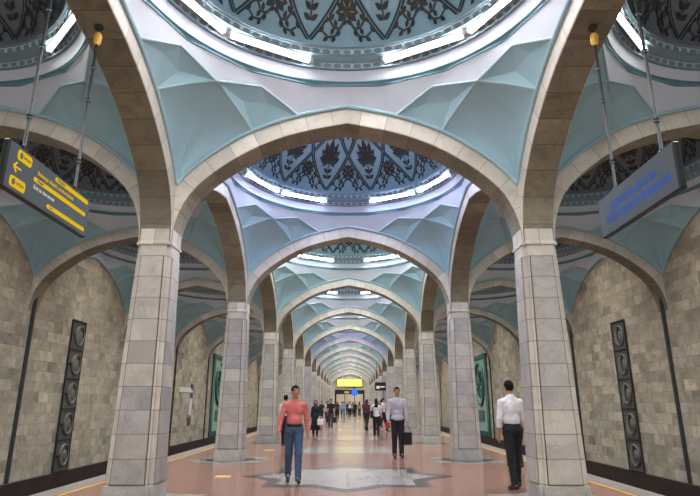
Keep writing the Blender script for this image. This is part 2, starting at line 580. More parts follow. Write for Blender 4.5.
class Orn:
    """painted ornament laid on the dome, 12 mm proud"""
    def __init__(s): s.v = []; s.f = []; s.m = []
    def poly(s, pts, ang, phi, mi, lift=0.012):
        n = len(s.v)
        for (u, w) in pts:
            p = phi+w/1.20
            p = min(max(p, 0.0), 1.5)
            a = ang+u/(2.46*max(0.12, math.cos(p)))
            s.v.append(dome_pt(a, p, lift))
        s.f.append(tuple(range(n, n+len(pts)))); s.m.append(mi)
    def leaf(s, u, w, d, L, W, ang, phi, mi, lift=0.012):
        """pointed leaf from (u,w) in direction d (0 = up the dome)"""
        prof = [(0, 0), (0.18, 0.55), (0.42, 1.0), (0.7, 0.72), (1, 0)]
        pts = [(t*L, k*W/2) for t, k in prof]+[(t*L, -k*W/2) for t, k in prof[::-1][1:-1]]
        cs, sn = math.cos(d), math.sin(d)
        s.poly([(u+a*sn+b*cs, w+a*cs-b*sn) for a, b in pts], ang, phi, mi, lift)
    def strip(s, pts, W, ang, phi, mi, lift=0.012):
        for (a, b) in zip(pts, pts[1:]):
            dx, dy = b[0]-a[0], b[1]-a[1]
            l = math.hypot(dx, dy) or 1
            nx, ny = -dy/l*W/2, dx/l*W/2
            s.poly([(a[0]+nx, a[1]+ny), (a[0]-nx, a[1]-ny), (b[0]-nx, b[1]-ny), (b[0]+nx, b[1]+ny)], ang, phi, mi, lift)
    def line(s, a0, p0, a1, p1, W, mi, lift=0.012, seg=12):
        """band straight in (angle, phi)"""
        for i in range(seg):
            t0, t1 = i/seg, (i+1)/seg
            P = []
            for t in (t0, t1):
                a = a0+(a1-a0)*t; p = p0+(p1-p0)*t
                P.append((a, p, W/2/(2.46*max(0.1, math.cos(p)))))
            n = len(s.v)
            s.v += [dome_pt(P[0][0]-P[0][2], P[0][1], lift), dome_pt(P[0][0]+P[0][2], P[0][1], lift), dome_pt(P[1][0]+P[1][2], P[1][1], lift), dome_pt(P[1][0]-P[1][2], P[1][1], lift)]
            s.f.append((n, n+1, n+2, n+3)); s.m.append(mi)


def build_ornament(name, bold):
    o = Orn()
    N = 12
    st = 2*PI/N
    off = st/2
    wl = 0.105 if not bold else 0.11
    for k in range(N):
        a = k*st+off
        for sg in (1, -1):
            for (q0, p0, q1, p1) in ((0, 0.05, 0.5, 0.67), (0.5, 0.67, 1.0, 1.24)):
                o.line(a+sg*st*q0, p0, a+sg*st*q1, p1, wl, 0, 0.012+0.0008*(sg > 0), 10)
                o.line(a+sg*st*q0, p0, a+sg*st*q1, p1, wl*0.14, 3, 0.017+0.0008*(sg > 0), 10)
        # lotus over the tip of every V
        for j, d in enumerate((-1.25, 1.25, -0.8, 0.8, -0.4, 0.4, 0)):
            o.leaf(0, 0.58, d, (0.30, 0.30, 0.36, 0.36, 0.44, 0.44, 0.50)[j], 0.17, a, 0.05, 0, 0.013+0.0006*j)
            if j in (0, 1, 4, 5): o.leaf(0.05*math.sin(d), 0.70, d, 0.20, 0.014, a, 0.05, 2, 0.019+0.0006*j)
        for j, d in enumerate((2.3, -2.3, 1.8, -1.8)):
            o.leaf(0, 0.66, d, 0.24, 0.10, a, 0.05, 1, 0.014+0.0006*j)
        o.strip([(0, 0.26), (0, 0.66)], 0.03, a, 0.05, 1)
        for j, (w, d) in enumerate(((0.26, 1.0), (0.26, -1.0), (0.38, 0.9), (0.38, -0.9))):
            o.leaf(0, w, d, 0.15, 0.08, a, 0.05, 0, 0.014+0.0005*j)
        for (u, w) in ((0, 1.14), (-0.17, 1.05), (0.17, 1.05)):
            for j, d in enumerate((0, 1.3, -1.3)):
                o.leaf(u, w, d+u*2, 0.13, 0.075, a, 0.05, 0, 0.013+0.0006*j)
        # triangle between two V: round flower over two scrolls
        a2 = a+st/2
        for j in range(9):
            d = -2.2+4.4*j/8
            o.leaf(0, 0.40, d, 0.20, 0.11, a2, 0.05, 0, 0.013+0.0005*j)
            if j % 2: o.leaf(0.04*math.sin(d), 0.40+0.04*math.cos(d), d, 0.10, 0.014, a2, 0.05, 2, 0.019+0.0004*j)
        for sg in (1, -1):
            sp = [(0, 0.40), (sg*0.05, 0.27), (sg*0.13, 0.19), (sg*0.22, 0.20), (sg*0.29, 0.29)]
            o.strip(sp, 0.04, a2, 0.05, 1, 0.0125)
            sp = [(sg*0.13, 0.19), (sg*0.20, 0.09), (sg*0.32, 0.07), (sg*0.41, 0.14)]
            o.strip(sp, 0.035, a2, 0.05, 1, 0.0128)
            for j, (u, w, d) in enumerate(((.29,.29,.4),(.29,.29,1.5),(.29,.29,-.8),(.41,.14,1.3),(.41,.14,0.2),(.22,.20,2.6),(.13,.19,2.9),(.20,.09,2.6),(.09,.25,-1.2),(.32,.07,2.2),(.18,.20,0.2))):
                o.leaf(sg*u, w, sg*d, 0.115, 0.066, a2, 0.05, 0, 0.0135+0.0006*j)
            o.leaf(sg*.30, .31, sg*.4, 0.06, 0.02, a2, 0.05, 2, 0.021)
        # small flower up between the crossings
        for j in range(6):
            o.leaf(0, 1.16, j*PI/3, 0.13, 0.07, a2, 0.05, 0, 0.013+0.0005*j)
    # rosette at the crown
    for k in range(24):
        n = len(o.v); t = 2*PI*k/24; t2 = t+2*PI/24
        o.v += [dome_pt(t, 1.26, .012), dome_pt(t2, 1.26, .012), dome_pt(t2, 1.31, .012), dome_pt(t, 1.31, .012)]
        o.f.append((n, n+1, n+2, n+3)); o.m.append(0)
        n = len(o.v)
        o.v += [dome_pt(t, 1.34, .014), dome_pt(t+0.13, 1.46, .014), dome_pt(t, 1.55, .014), dome_pt(t-0.13, 1.46, .014)]
        o.f.append((n, n+1, n+2, n+3)); o.m.append(k % 2)
    return mesh_obj(name, o.v, o.f, None, None, False, None, [M['black'], M['green_orn'], M['gold'], M['teal_dark']], o.m)


def guilloche(n, r, z0, z1, tilt):
    """row of interlaced rings round the dome base"""
    mb = MB()
    h = (z1-z0)/2*0.92; zc = (z0+z1)/2
    st = 2*PI/n
    for k in range(n):
        t0 = k*st
        pts = []
        for q in range(8):
            t = 2*PI*q/8
            a = t0+math.cos(t)*st*0.62
            rr = r-0.008-tilt*math.sin(t)*h
            pts.append((rr*math.cos(a), rr*math.sin(a), zc+math.sin(t)*h))
        mb.tube(pts, 0.013, 4, closed=True)
    return mb


def make_bay():
    """one vault and one dome; returned as two objects to be copied"""
    teal, niche, white, ribs, mold, slivers, edge = build_vault()
    v = teal.build('ceiling', M['teal'], smooth=True)
    niche.build('side_niche', M['teal'], v, uv=None)
    tag(v, kind='structure')
    white.build('pale_band', M['white'], v, True, uv=None)
    ribs.build('rib', M['rib'], v, True, uv=None)
    mold.build('moulding', M['teal'], v, True, uv=None)
    slivers.build('star_border', M['teal_dark'], v, uv=None)
    edge.build('border_line', M['teal_dark'], v, uv=None)
    cove = MB()
    cove.lathe([(RC, ZC+0.01), (2.795, 6.72), (2.775, 6.79), (2.735, 6.855)], 72)
    cove.build('cove', M['white'], v, True, uv=None)
    d = empty('dome')
    sh = MB()
    prof = [(2.46*math.cos(p), 7.13+1.50*math.sin(p)) for p in [1.5*i/14 for i in range(15)]]
    sh.lathe(prof+[(0.01, 8.63)], 72)
    sh.build('dome_shell', M['dome'], d, True, uv=None)
    lc = MB()
    lc.lathe([(2.735, 6.855), (2.69, 6.86), (2.69, 6.875), (2.705, 6.878), (2.675, 6.95), (2.65, 6.955), (2.65, 6.965), (2.635, 6.97), (2.56, 7.02)], 96)
    lc.build('lower_cornice', M['cornice_back'], d, False, uv=None)
    guilloche(100, 2.69, 6.868, 6.965, 0.4).build('lower_guilloche', M['cornice'], d, True, uv=None)
    uc = MB()
    uc.lathe([(2.56, 7.02), (2.525, 7.025), (2.525, 7.04), (2.545, 7.043), (2.515, 7.11), (2.485, 7.115), (2.485, 7.13), (2.455, 7.135)], 96)
    uc.build('upper_cornice', M['cornice_back'], d, False, uv=None)
    guilloche(92, 2.53, 7.028, 7.125, 0.4).build('upper_guilloche', M['cornice'], d, True, uv=None)
    orn = build_ornament('painted_ornament', False)
    orn.parent = d
    return v, d


def ordn(i):
    return ['first', 'second', 'third', 'fourth', 'fifth', 'sixth', 'seventh', 'eighth', 'ninth', 'tenth', 'eleventh', 'twelfth', 'thirteenth', 'fourteenth', 'fifteenth'][i]


# ------------------------------------------------------------------ floor, track, walls
def build_shell():
    fl = MB().box(-4.98, 4.98, YBACK, YEND+0.1, -0.30, 0.0).build('floor', M['floor'])
    tag(fl, kind='structure')
    for s in (1, -1):
        k = MB()
        k.box(min(s*4.62, s*5.02), max(s*4.62, s*5.02), YBACK, YEND+0.1, -0.30, 0.004)
        o = k.build('trim_%d' % (1 if s < 0 else 2), M['kerb']); tag(o, kind='structure')
        y = MB().box(min(s*4.53, s*4.585), max(s*4.53, s*4.585), YBACK, YEND, 0.0, 0.006)
        o = y.build('yellow_line', M['yellow_line'], fl)
        pl = MB().box(min(s*4.3, s*4.98), max(s*4.3, s*4.98), YBACK, YEND+0.1, -1.25, -0.30)
        o = pl.build('trim_%d' % (3 if s < 0 else 4), M['dark_base']); tag(o, kind='structure')
        tb = MB().box(min(s*4.3, s*9.3), max(s*4.3, s*9.3), YBACK, YEND+0.1, -1.45, -1.25)
        o = tb.build('floor', M['track']); tag(o, kind='structure')
        # rails
        for x in (6.1, 7.62):
            r = MB()
            r.box(s*x-0.065, s*x+0.065, YBACK, YEND, -1.25, -1.235)
            r.box(s*x-0.012, s*x+0.012, YBACK, YEND, -1.235, -1.12)
            r.box(s*x-0.036, s*x+0.036, YBACK, YEND, -1.12, -1.08)
            o = r.build('rail', M['steel'])
            tag(o, 'steel rail on the %s track bed, %s the platform' % ('left' if s < 0 else 'right', 'nearer' if x < 7 else 'farther from'), 'rail')
        # track wall
        side = 'left' if s < 0 else 'right'
        x0, x1 = sorted((s*XW, s*9.25))
        wl = MB().box(x0, x1, YBACK, YEND+0.1, -1.25, 6.9).build('wall_'+side, M['wall'])
        tag(wl, kind='structure')
        x0, x1 = sorted((s*(XW-0.07), s*(XW-0.002)))
        bb = MB().bbox(x0, x1, YBACK, YEND, -1.25, -0.58, 0.012).build('baseboard_'+side, M['dark_base'])
        tag(bb, kind='structure')
        for k in range(-1, 12):
            x0, x1 = sorted((s*(XW-0.035), s*(XW-0.001)))
            p = MB().box(x0, x1, ycol(k)-0.08, ycol(k)+0.08, -0.58, ZS+0.5)
            p.box(min(s*(XW-0.06), s*(XW-0.02)), max(s*(XW-0.06), s*(XW-0.02)), ycol(k)-0.035, ycol(k)+0.035, -0.58, ZS+0.6)
            p.build('pilaster', M['pilaster'], wl, uv=None)
        # dark return above the platform end
    return fl


def octagram(R, ri_k=0.765, rot=0.0):
    pts = []
    for i in range(16):
        r = R if i % 2 == 0 else R*ri_k
        t = rot+i*PI/8
        pts.append((r*math.cos(t), r*math.sin(t)))
    return pts


def floor_star(cx, cy, R, parent, z=0.003):
    """8-pointed star: diagonal tips solid dark, axial tips white with a dark outline"""
    pts = octagram(R)
    P = lambda k, s=1.0: (pts[k % 16][0]*s, pts[k % 16][1]*s)
    d = MB(); d.prism(pts, 0.0005, z)
    do = d.build('star_inlay_dark', M['floor_dark'], parent, uv=None)
    do.location = (cx, cy, 0)
    w_ = MB()
    q = 0.575*R
    w = []
    for k in range(4):
        c_, s_ = math.cos(k*PI/2), math.sin(k*PI/2)
        for a, b in ((q, -q*1.08), (q*1.02, -0.26*R), (0.84*R, 0), (q*1.02, 0.26*R)):
            w.append((a*c_-b*s_, a*s_+b*c_))
    w_.prism(w, 0.001, z+0.0015)
    wo = w_.build('star_inlay_white', M['floor_white'], parent)
    wo.location = (cx, cy, 0)


def floor_inlays(fl):
    for k in range(-1, 12):
        if k % 2 == 1: floor_star(0.0, ybay(k)-0.15, 2.12, fl)
        else:
            sq = MB(); sq.prism([(-1.38, -1.38), (1.38, -1.38), (1.38, 1.38), (-1.38, 1.38)], 0.0005, 0.003)
            o = sq.build('square_inlay', M['floor_white'], fl); o.location = (0, ybay(k), 0)
        for s in (1, -1):
            pts = octagram(1.18)
            d = MB(); d.prism(pts, 0.0005, 0.003)
            # white border star under a dark star
            o = d.build('column_star_white', M['floor_white'], fl); o.location = (s*3.08, ycol(k), 0)
            sq = []
            for q in range(16):
                r = [1.0, .62, .72, .62][q % 4]
                t = q*PI/8
                sq.append((r*math.cos(t), r*math.sin(t)))
            d = MB(); d.prism(sq, 0.001, 0.0045)
            o = d.build('column_star_dark', M['floor_dark'], fl, uv=None); o.location = (s*3.08, ycol(k), 0)
        if k in (1, 2, 3, 4):
            t = MB(); t.box(-0.15, 0.15, -0.15, 0.15, 0.0005, 0.004)
            o = t.build('yellow_marker', M['yellow_line'], fl, uv=None); o.location = (-2.5, ybay(k)-0.2, 0)


# ------------------------------------------------------------------ columns
def make_column():
    root = empty('column')
    c = 0.075
    def section(w, dpt, notch):
        a, b = w/2, dpt/2
        q = []
        for sx, sy in ((1, 1), (-1, 1), (-1, -1), (1, -1)):
            cor = [(a*sx, (b-notch)*sy), ((a-notch)*sx, (b-notch)*sy), ((a-notch)*sx, b*sy)]
            if sx*sy < 0: cor = cor[::-1]
            q += cor
        return q
    def loft(levels):
        v = []; f = []
        n = 12
        for (z, w, d, nt_) in levels:
            v += [(x, y, z) for x, y in section(w, d, nt_)]
        for i in range(len(levels)-1):
            for q in range(n):
                f.append((i*n+q, i*n+(q+1) % n, (i+1)*n+(q+1) % n, (i+1)*n+q))
        f.append(tuple(range(n))[::-1]); f.append(tuple((len(levels)-1)*n+q for q in range(n)))
        return MB().add(v, f)
    W0, W1 = 0.72, 0.56
    wz = lambda z: W0+(W1-W0)*(z/3.9)
    loft([(0, .735, .735, .05), (0.27, .725, .725, .05)]).build('base', M['column'], root)
    loft([(0.27, wz(.27)-.02, wz(.27)-.02, .065), (3.86, wz(3.86)-.02, wz(3.86)-.02, .06)]).build('shaft', M['corner'], root)
    # raised face slabs
    pan = MB()
    for k in range(4):
        ca, sa = math.cos(k*PI/2), math.sin(k*PI/2)
        v = []
        for (z, e) in ((0.30, 0), (0.30, .035), (3.66, .035), (3.66, 0)):
            for sx in (1, -1):
                hw = wz(z)/2-0.115
                y = -(wz(z)/2-0.022)-e*0.9
                v.append((sx*hw*ca-y*sa, sx*hw*sa+y*ca, z))
        # v: 0,1 low inner; 2,3 low outer; 4,5 high outer; 6,7 high inner
        f = [(0, 1, 3, 2), (2, 3, 5, 4), (4, 5, 7, 6), (0, 2, 4, 6), (1, 7, 5, 3)]
        pan.add(v, f)
    pan.build('face_slab', M['column'], root)
    jo = MB()
    for k in range(4):
        ca, sa = math.cos(k*PI/2), math.sin(k*PI/2)
        def strip(x0a, x0b, z0, x1a, x1b, z1):
            v = []
            for (xa, xb, z) in ((x0a, x0b, z0), (x1a, x1b, z1)):
                y = -(wz(z)/2-0.0085)
                for x in (xa, xb): v.append((x*ca-y*sa, x*sa+y*ca, z))
            jo.add(v, [(0, 1, 3, 2)])
        for sg in (1, -1):
            h0, h1 = wz(.3)/2-.115, wz(3.66)/2-.115
            strip(sg*h0, sg*(h0+.016), .3, sg*h1, sg*(h1+.016), 3.66)
        strip(-wz(.28)/2+.1, wz(.28)/2-.1, .284, -wz(.3)/2+.1, wz(.3)/2-.1, .3)
        strip(-wz(3.66)/2+.1, wz(3.66)/2-.1, 3.66, -wz(3.67)/2+.1, wz(3.67)/2-.1, 3.674)
    jo.build('joint', M['joint'], root, uv=None)
    cp = loft([(3.86, .575, .575, .045), (3.885, .58, .58, .045), (3.90, .58, .58, .045), (3.92, .55, .55, .05), (4.25, .55, .55, .05)])
    cp.build('capital', M['arch'], root)
    # block over the capital where the arches meet
    imp = MB(); imp.box(-.25, .25, -.25, .25, 4.2, 5.05)
    imp.build('impost', M['arch'], root)
    return root


# ------------------------------------------------------------------ tube lights
def make_tube_light(mat_tube):
    root = empty('tube_light')
    h = MB()
    h.bbox(-0.70, 0.70, 0.030, 0.052, -0.05, 0.075, 0.006)
    h.bbox(-0.70, 0.70, -0.030, 0.034, 0.030, 0.060, 0.006)
    for s in (1, -1):
        h.bbox(s*0.70-0.03, s*0.70+0.03, -0.045, 0.04, -0.045, 0.075, 0.008)
    h.build('housing', M['housing'], root, uv=None)
    t = MB(); t.tube([(-0.67, -0.01, -0.012), (0.67, -0.01, -0.012)], 0.024, 8)
    t.build('tube', mat_tube, root, True, uv=None)
    return root


def place_lights(cx, cy, mat, labelf, grp, sx=1.0):
    protos = {}
    aisle = sx != 1.0
    for i in (range(4) if aisle and cy < 6 else (2, 3) if aisle else range(8)):
        t = i*PI/2+PI/4 if aisle else (i//2)*PI/2+PI/4+(1 if i % 2 else -1)*math.radians(16.2)
        o = make_tube_light(mat) if 'p' not in protos else copy_tree(protos['p'])
        protos.setdefault('p', o)
        r = 2.545
        o.location = (cx+r*math.cos(t)*sx, cy+r*math.sin(t), 6.955)
        o.rotation_euler = (0, 0, t+PI/2+PI)
        pos = '%s %s' % ('far' if math.sin(t) > 0 else 'near', 'right' if math.cos(t) > 0 else 'left')
        edge = '' if aisle else (', tube next the cross arch' if abs(math.sin(t)) > abs(math.cos(t)) else ', tube next the side arch')
        tag(o, '%s fluorescent tube of %s%s' % (pos, labelf, edge), 'light', grp)


# ================================================================== BUILD
floor = build_shell()
floor_inlays(floor)

# vaults and domes
vault0, dome0 = make_bay()
tints = {0: (1.0, 0.94, 0.98), 1: (0.62, 0.66, 1.0), 2: (0.90, 0.98, 1.0), 3: (0.92, 0.93, 1.0), 4: (0.98, 1.0, 0.98), 5: (0.66, 0.64, 1.0), 6: (0.95, 1.0, 1.0), 7: (1, .95, .95)}
tube_mats = {}


def tube_mat(k, gain=1.0):
    key = (k, gain)
    if key not in tube_mats:
        c = tints.get(k, (1.0, 0.97, 0.95))
        tube_mats[key] = emit('fluorescent tube', (c[0], c[1], c[2], 1), TUBE*gain)
    return tube_mats[key]


used_v = used_d = False
for k in range(KMIN, KMAX+1):
    for side in (0, -1, 1):
        v = vault0 if not used_v else copy_tree(vault0)
        used_v = True
        x = side*XA
        v.location = (x, ybay(k), 0)
        v.scale = (1 if side == 0 else SX, 1, 1)
        d = dome0 if not used_d else copy_tree(dome0)
        used_d = True
        d.location = (x, ybay(k), 0)
        d.scale = (1 if side == 0 else SX, 1, 1)
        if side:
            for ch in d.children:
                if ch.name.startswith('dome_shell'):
                    ch.material_slots[0].link = 'OBJECT'; ch.material_slots[0].material = M['dome_shaded']
        where = 'the nave' if side == 0 else ('the left aisle' if side < 0 else 'the right aisle')
        if k < 0: lb = 'shallow painted dome over %s behind the camera' % where; dl = '%s dome behind camera' % where.replace('the ', '')
        else:
            lb = 'shallow dome with dark floral lattice over %s, %s bay from the camera' % (where, ordn(k))
            dl = '%s %s dome' % (ordn(k), where.replace('the ', ''))
        tag(d, lb, 'dome', 'painted domes of '+where)
        d['category'] = 'dome'
        if side == 0:
            if k >= 0:
                place_lights(0, ybay(k), tube_mat(k), dl, 'fluorescent tubes round the nave domes')
            else:
                place_lights(0, ybay(k), tube_mat(9), dl, 'fluorescent tubes round the nave domes')
        else:
            place_lights(x, ybay(k), tube_mat(9, 0.5), dl, 'fluorescent tubes round the aisle domes', SX)

for k in range(KMIN, KMAX+1):
    for side in (0, -1, 1):
        ld = bpy.data.lights.new('dome_fill', 'AREA')  # unseen disk lamp, added to brighten the bay beyond what the tubes give
        ld.shape = 'DISK'; ld.size = 4.6
        ld.energy = FILLW if side == 0 else FILLW*0.85
        ld.spread = math.radians(150 if side == 0 else 115)
        c = tints.get(k, (1.0, 0.97, 0.95)) if side == 0 else (1.0, 0.97, 0.93)
        ld.color = [0.5+0.5*q for q in c]
        lo = bpy.data.objects.new('dome_fill', ld); COL.objects.link(lo)
        lo.location = (side*XA, ybay(k), 6.86)

# arches
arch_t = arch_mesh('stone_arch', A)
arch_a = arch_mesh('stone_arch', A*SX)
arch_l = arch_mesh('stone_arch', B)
firsts = {'t': True, 'a': True, 'l': True}


def put_arch(kind, x, y, rz, label, grp):
    src = {'t': arch_t, 'a': arch_a, 'l': arch_l}[kind]
    if firsts[kind]: o = src; firsts[kind] = False
    else:
        o = src.copy(); COL.objects.link(o)
    o.location = (x, y, 0); o.rotation_euler = (0, 0, rz)
    tag(o, label, 'arch', grp)


for k in range(-1, 13):
    nm = 'behind the camera' if k < 0 else '%s from the camera' % ordn(k)
    put_arch('t', 0, ycol(k) if k < 12 else YEND-0.1, 0, 'pointed marble arch spanning the nave, %s' % nm, 'marble arches spanning the nave')
    for s in (-1, 1):
        sd = 'left' if s < 0 else 'right'
        if k < 12:
            put_arch('a', s*XA, ycol(k), 0, 'pointed marble arch crossing the %s aisle, %s' % (sd, nm), 'marble arches crossing the %s aisle' % sd)
for k in range(KMIN, KMAX+1):
    nm = 'behind the camera' if k < 0 else '%s bay from the camera' % ordn(k)
    for s in (-1, 1):
        sd = 'left' if s < 0 else 'right'
        put_arch('l', s*XC, ybay(k), PI/2, 'pointed marble arch linking two columns of the %s row, %s' % (sd, nm), 'marble arches along the %s column row' % sd)

# columns
col0 = make_column()
firstc = True
for k in range(-1, 12):
    for s in (-1, 1):
        c = col0 if firstc else copy_tree(col0)
        firstc = False
        c.location = (s*XC, ycol(k), 0)
        sd = 'left' if s < 0 else 'right'
        lb = 'square marble column beside the camera in the %s row' % sd if k < 0 else 'square tapering marble column in the %s row, %s from the camera' % (sd, ordn(k))
        tag(c, lb, 'column', 'marble columns of the %s row' % sd)
#PART2
# ------------------------------------------------------------------ end wall with the lit portal
def build_end():
    y0, y1 = YEND+0.0, YEND+0.35
    w_ = MB()
    OX, OZ = 2.25, 3.55
    w_.box(-9.3, -OX, y0, y1, -1.3, 7.2); w_.box(OX, 9.3, y0, y1, -1.3, 7.2)
    w_.box(-OX, OX, y0, y1, OZ, 7.2)
    w_.box(-9.3, 9.3, y0, y1, 7.2, 9.0)
    wl = w_.build('wall_end', M['arch']); tag(wl, kind='structure')
    d = MB()
    d.box(-OX-0.05, -OX+0.18, y0-0.12, y1, 0, OZ+0.1); d.box(OX-0.18, OX+0.05, y0-0.12, y1, 0, OZ+0.1)
    d.box(-OX-0.05, OX+0.05, y0-0.12, y1, OZ-0.55, OZ+0.1)
    for x in (-0.75, 0.75): d.box(x-0.05, x+0.05, y0, y1-0.1, 0, OZ-0.5)
    o = d.build('door_1', M['door_dark']); tag(o, kind='structure')
    r = MB()
    r.box(-4, 4, y1+5, y1+5.2, 0, 4.2); r.box(-4.2, -4, y1, y1+5.2, 0, 4.2); r.box(4, 4.2, y1, y1+5.2, 0, 4.2)
    r.box(-4.2, 4.2, y1, y1+5.2, 4.2, 4.4)
    o = r.build('wall_far_hall', M['door_white']); tag(o, kind='structure')
    r = MB().box(-4.2, 4.2, y0+0.1, y1+5.2, -0.2, 0.001)
    o = r.build('floor', M['floor_white']); tag(o, kind='structure')
    for x in (-2.2, 0.2, 2.4):
        e = empty('ceiling_lamp', (x, y1+2.4, 4.12))
        MB().bbox(-0.75, 0.75, -0.35, 0.35, 0.0, 0.07).build('housing', M['housing'], e, uv=None)
        MB().box(-0.7, 0.7, -0.3, 0.3, -0.02, 0.0).build('diffuser', M['panel_light'], e, uv=None)
        tag(e, 'white ceiling lamp of the hall beyond the portal, %s' % {-2.2: 'at its left side', 0.2: 'at its middle', 2.4: 'at its right side'}[x], 'lamp')
    e = empty('lit_sign', (0, YEND-0.34, 4.15))
    MB().bbox(-1.95, 1.95, 0, 0.18, 0, 1.1, 0.02).build('case', M['door_dark'], e, uv=None)
    MB().box(-1.9, 1.9, -0.015, 0.0, 0.04, 1.06).build('face', M['sign_yellow'], e, uv=None)
    for x in (-1.5, 1.5):
        MB().tube([(x, 0.09, 1.1), (x, 0.09, 1.52)], 0.025, 6).build('hanger', M['steel'], e, True, uv=None)
    tag(e, 'yellow lit sign hanging over the portal at the far end', 'sign')
    e = empty('round_sign', (0.75, YEND-0.35, 2.75))
    m = MB()
    m.tube([(0, 0, 0.5), (0, 0.12, 0.5)], 0.52, 24); m.build('case', M['door_dark'], e, uv=None)
    m = MB(); m.tube([(0, -0.012, 0.5), (0, 0, 0.5)], 0.48, 24); m.build('face', M['sign_blue'], e, uv=None)
    MB().box(-0.05, 0.05, 0.03, 0.09, 0.95, 1.4).build('bracket', M['steel'], e, uv=None)
    tag(e, 'round blue lit sign under the yellow sign at the far portal', 'sign')
    # short yellow strip sign in the portal
    e = empty('strip_sign', (-0.45, YEND-0.14, 3.08))
    MB().bbox(-0.45, 0.45, 0, 0.05, 0, 0.38).build('case', M['door_dark'], e, uv=None)
    MB().box(-0.38, 0.38, -0.01, 0, 0.05, 0.33).build('face', M['tape'], e, uv=None)
    tag(e, 'small dull yellow sign on the dark lintel of the portal', 'sign')


build_end()


def text(body, size, mat, parent, loc, rot, align='LEFT', name='lettering', ext=0.002):
    cu = bpy.data.curves.new(name, 'FONT')
    cu.body = body; cu.size = size; cu.extrude = ext; cu.align_x = align
    cu.materials.append(mat)
    tmp = bpy.data.objects.new(name, cu); COL.objects.link(tmp)
    bpy.context.view_layer.update()
    me = bpy.data.meshes.new_from_object(tmp.evaluated_get(bpy.context.evaluated_depsgraph_get()))
    bpy.data.objects.remove(tmp)
    if not me.materials: me.materials.append(mat)
    o = bpy.data.objects.new(name, me); COL.objects.link(o)
    o.parent = parent; o.location = loc; o.rotation_euler = rot
    return o


def rod(x, y, z0, z1, parent, taped):
    m = MB(); m.tube([(0, 0, 0), (0, 0, z1-z0)], 0.017, 8)
    for h in (0.35, 1.15, 1.6): m.tube([(0, 0, h), (0, 0, h+0.04)], 0.027, 8)
    m.bbox(-0.03, 0.03, -0.03, 0.03, -0.02, 0.05, 0.006)
    o = m.build('rod', M['steel'], parent, True, uv=None); o.location = (x, y, z0)
    m = MB(); m.lathe([(0.055, -0.005), (0.055, -0.03), (0.03, -0.05), (0.02, -0.05)], 12)
    c = m.build('ceiling_plate', M['steel'], o, uv=None); c.location = (0, 0, z1-z0)
    if taped:
        m = MB(); m.tube([(0, 0, -0.27), (0, .004, -0.23), (0.004, 0, -0.14), (0, 0, -0.10)], [0.022, 0.046, 0.05, 0.03], 10)
        c = m.build('tape_wrap', M['tape'], o, True, uv=None); c.location = (0, 0, z1-z0)


# left sign: board in the plane of the column row, facing the nave
ls = empty('hanging_sign', (-XC, 5.31, 3.26))
MB().bbox(-0.02, 0.045, -0.80, 0.80, 0, 0.47, 0.012).build('frame', M['sign_frame'], ls, uv=None)
MB().box(0.043, 0.049, -0.785, 0.785, 0.012, 0.458).build('face', M['sign_face'], ls, uv=None)
rod(0, -0.52, 0.47, 2.685, ls, False); rod(0, 0.50, 0.47, 2.69, ls, True)
XF = 0.0495
RT = (PI/2, 0, PI/2)


def pill(y0, y1, z0, z1, mat, nm, parent=ls, x=XF):
    c = min(0.02, (z1-z0)*0.3)
    poly = [(y0+c, z0), (y1-c, z0), (y1, z0+c), (y1, z1-c), (y1-c, z1), (y0+c, z1), (y0, z1-c), (y0, z0+c)]
    v = [(x, a, b) for a, b in poly]+[(x+0.003, a, b) for a, b in poly]
    n = 8
    f = [tuple(range(n))[::-1], tuple(range(n, 2*n))]+[(i, (i+1) % n, n+(i+1) % n, n+i) for i in range(n)]
    return MB().add(v, f).build(nm, mat, parent, uv=None)


U = lambda u: -0.79+1.58*u
p = pill(U(0.08), U(0.225), 0.325, 0.43, M['yellow_glow'], 'pictogram')
pill(U(0.10), U(0.13), 0.345, 0.41, M['sign_frame'], 'pictogram_mark', p, XF+0.003)
text('METRO', 0.036, M['sign_frame'], p, (XF+0.004, U(0.14), 0.365), RT)
p = pill(U(0.045), U(0.20), 0.045, 0.15, M['yellow_glow'], 'pictogram')
pill(U(0.065), U(0.095), 0.065, 0.13, M['sign_frame'], 'pictogram_mark', p, XF+0.003)
text('METRO', 0.036, M['sign_frame'], p, (XF+0.004, U(0.11), 0.085), RT)
ar = MB()
for (a, b) in (((0, 0), (0.12, 0)), ((0, 0), (0.05, 0.05)), ((0, 0), (0.05, -0.05))):
    d = Vector((b[0]-a[0], b[1]-a[1])); n = Vector((-d.y, d.x)).normalized()*0.009
    q = [(a[0]+n.x, a[1]+n.y), (b[0]+n.x, b[1]+n.y), (b[0]-n.x, b[1]-n.y), (a[0]-n.x, a[1]-n.y)]
    ar.add([(XF, y+U(0.06), z+0.245) for y, z in q]+[(XF+0.003, y+U(0.06), z+0.245) for y, z in q], [(3,2,1,0), (4,5,6,7), (0,1,5,4), (1,2,6,5), (2,3,7,6), (3,0,4,7)])
ar.build('arrow', M['yellow_glow'], ls, uv=None)
p = pill(U(0.50), U(0.965), 0.385, 0.435, M['yellow_glow'], 'name_bar')
text('CHIQISH', 0.042, M['sign_face'], p, (XF+0.004, U(0.52), 0.396), RT)
text('Shaharga chiqish, avtobus bekati', 0.056, M['yellow_glow'], ls, (XF, U(0.30), 0.318), RT)
p = pill(U(0.27), U(0.95), 0.232, 0.278, M['yellow_glow'], 'name_bar')
text('Chiqish', 0.04, M['sign_face'], p, (XF+0.004, U(0.30), 0.243), RT)
text('Exit to the street', 0.056, M['white_glow'], ls, (XF, U(0.28), 0.162), RT)
p = pill(U(0.45), U(0.96), 0.055, 0.10, M['yellow_glow'], 'name_bar')
text('Exit', 0.038, M['sign_face'], p, (XF+0.004, U(0.48), 0.065), RT)
tag(ls, 'dark grey direction sign with yellow bars hanging from two rods by the left column row', 'sign')

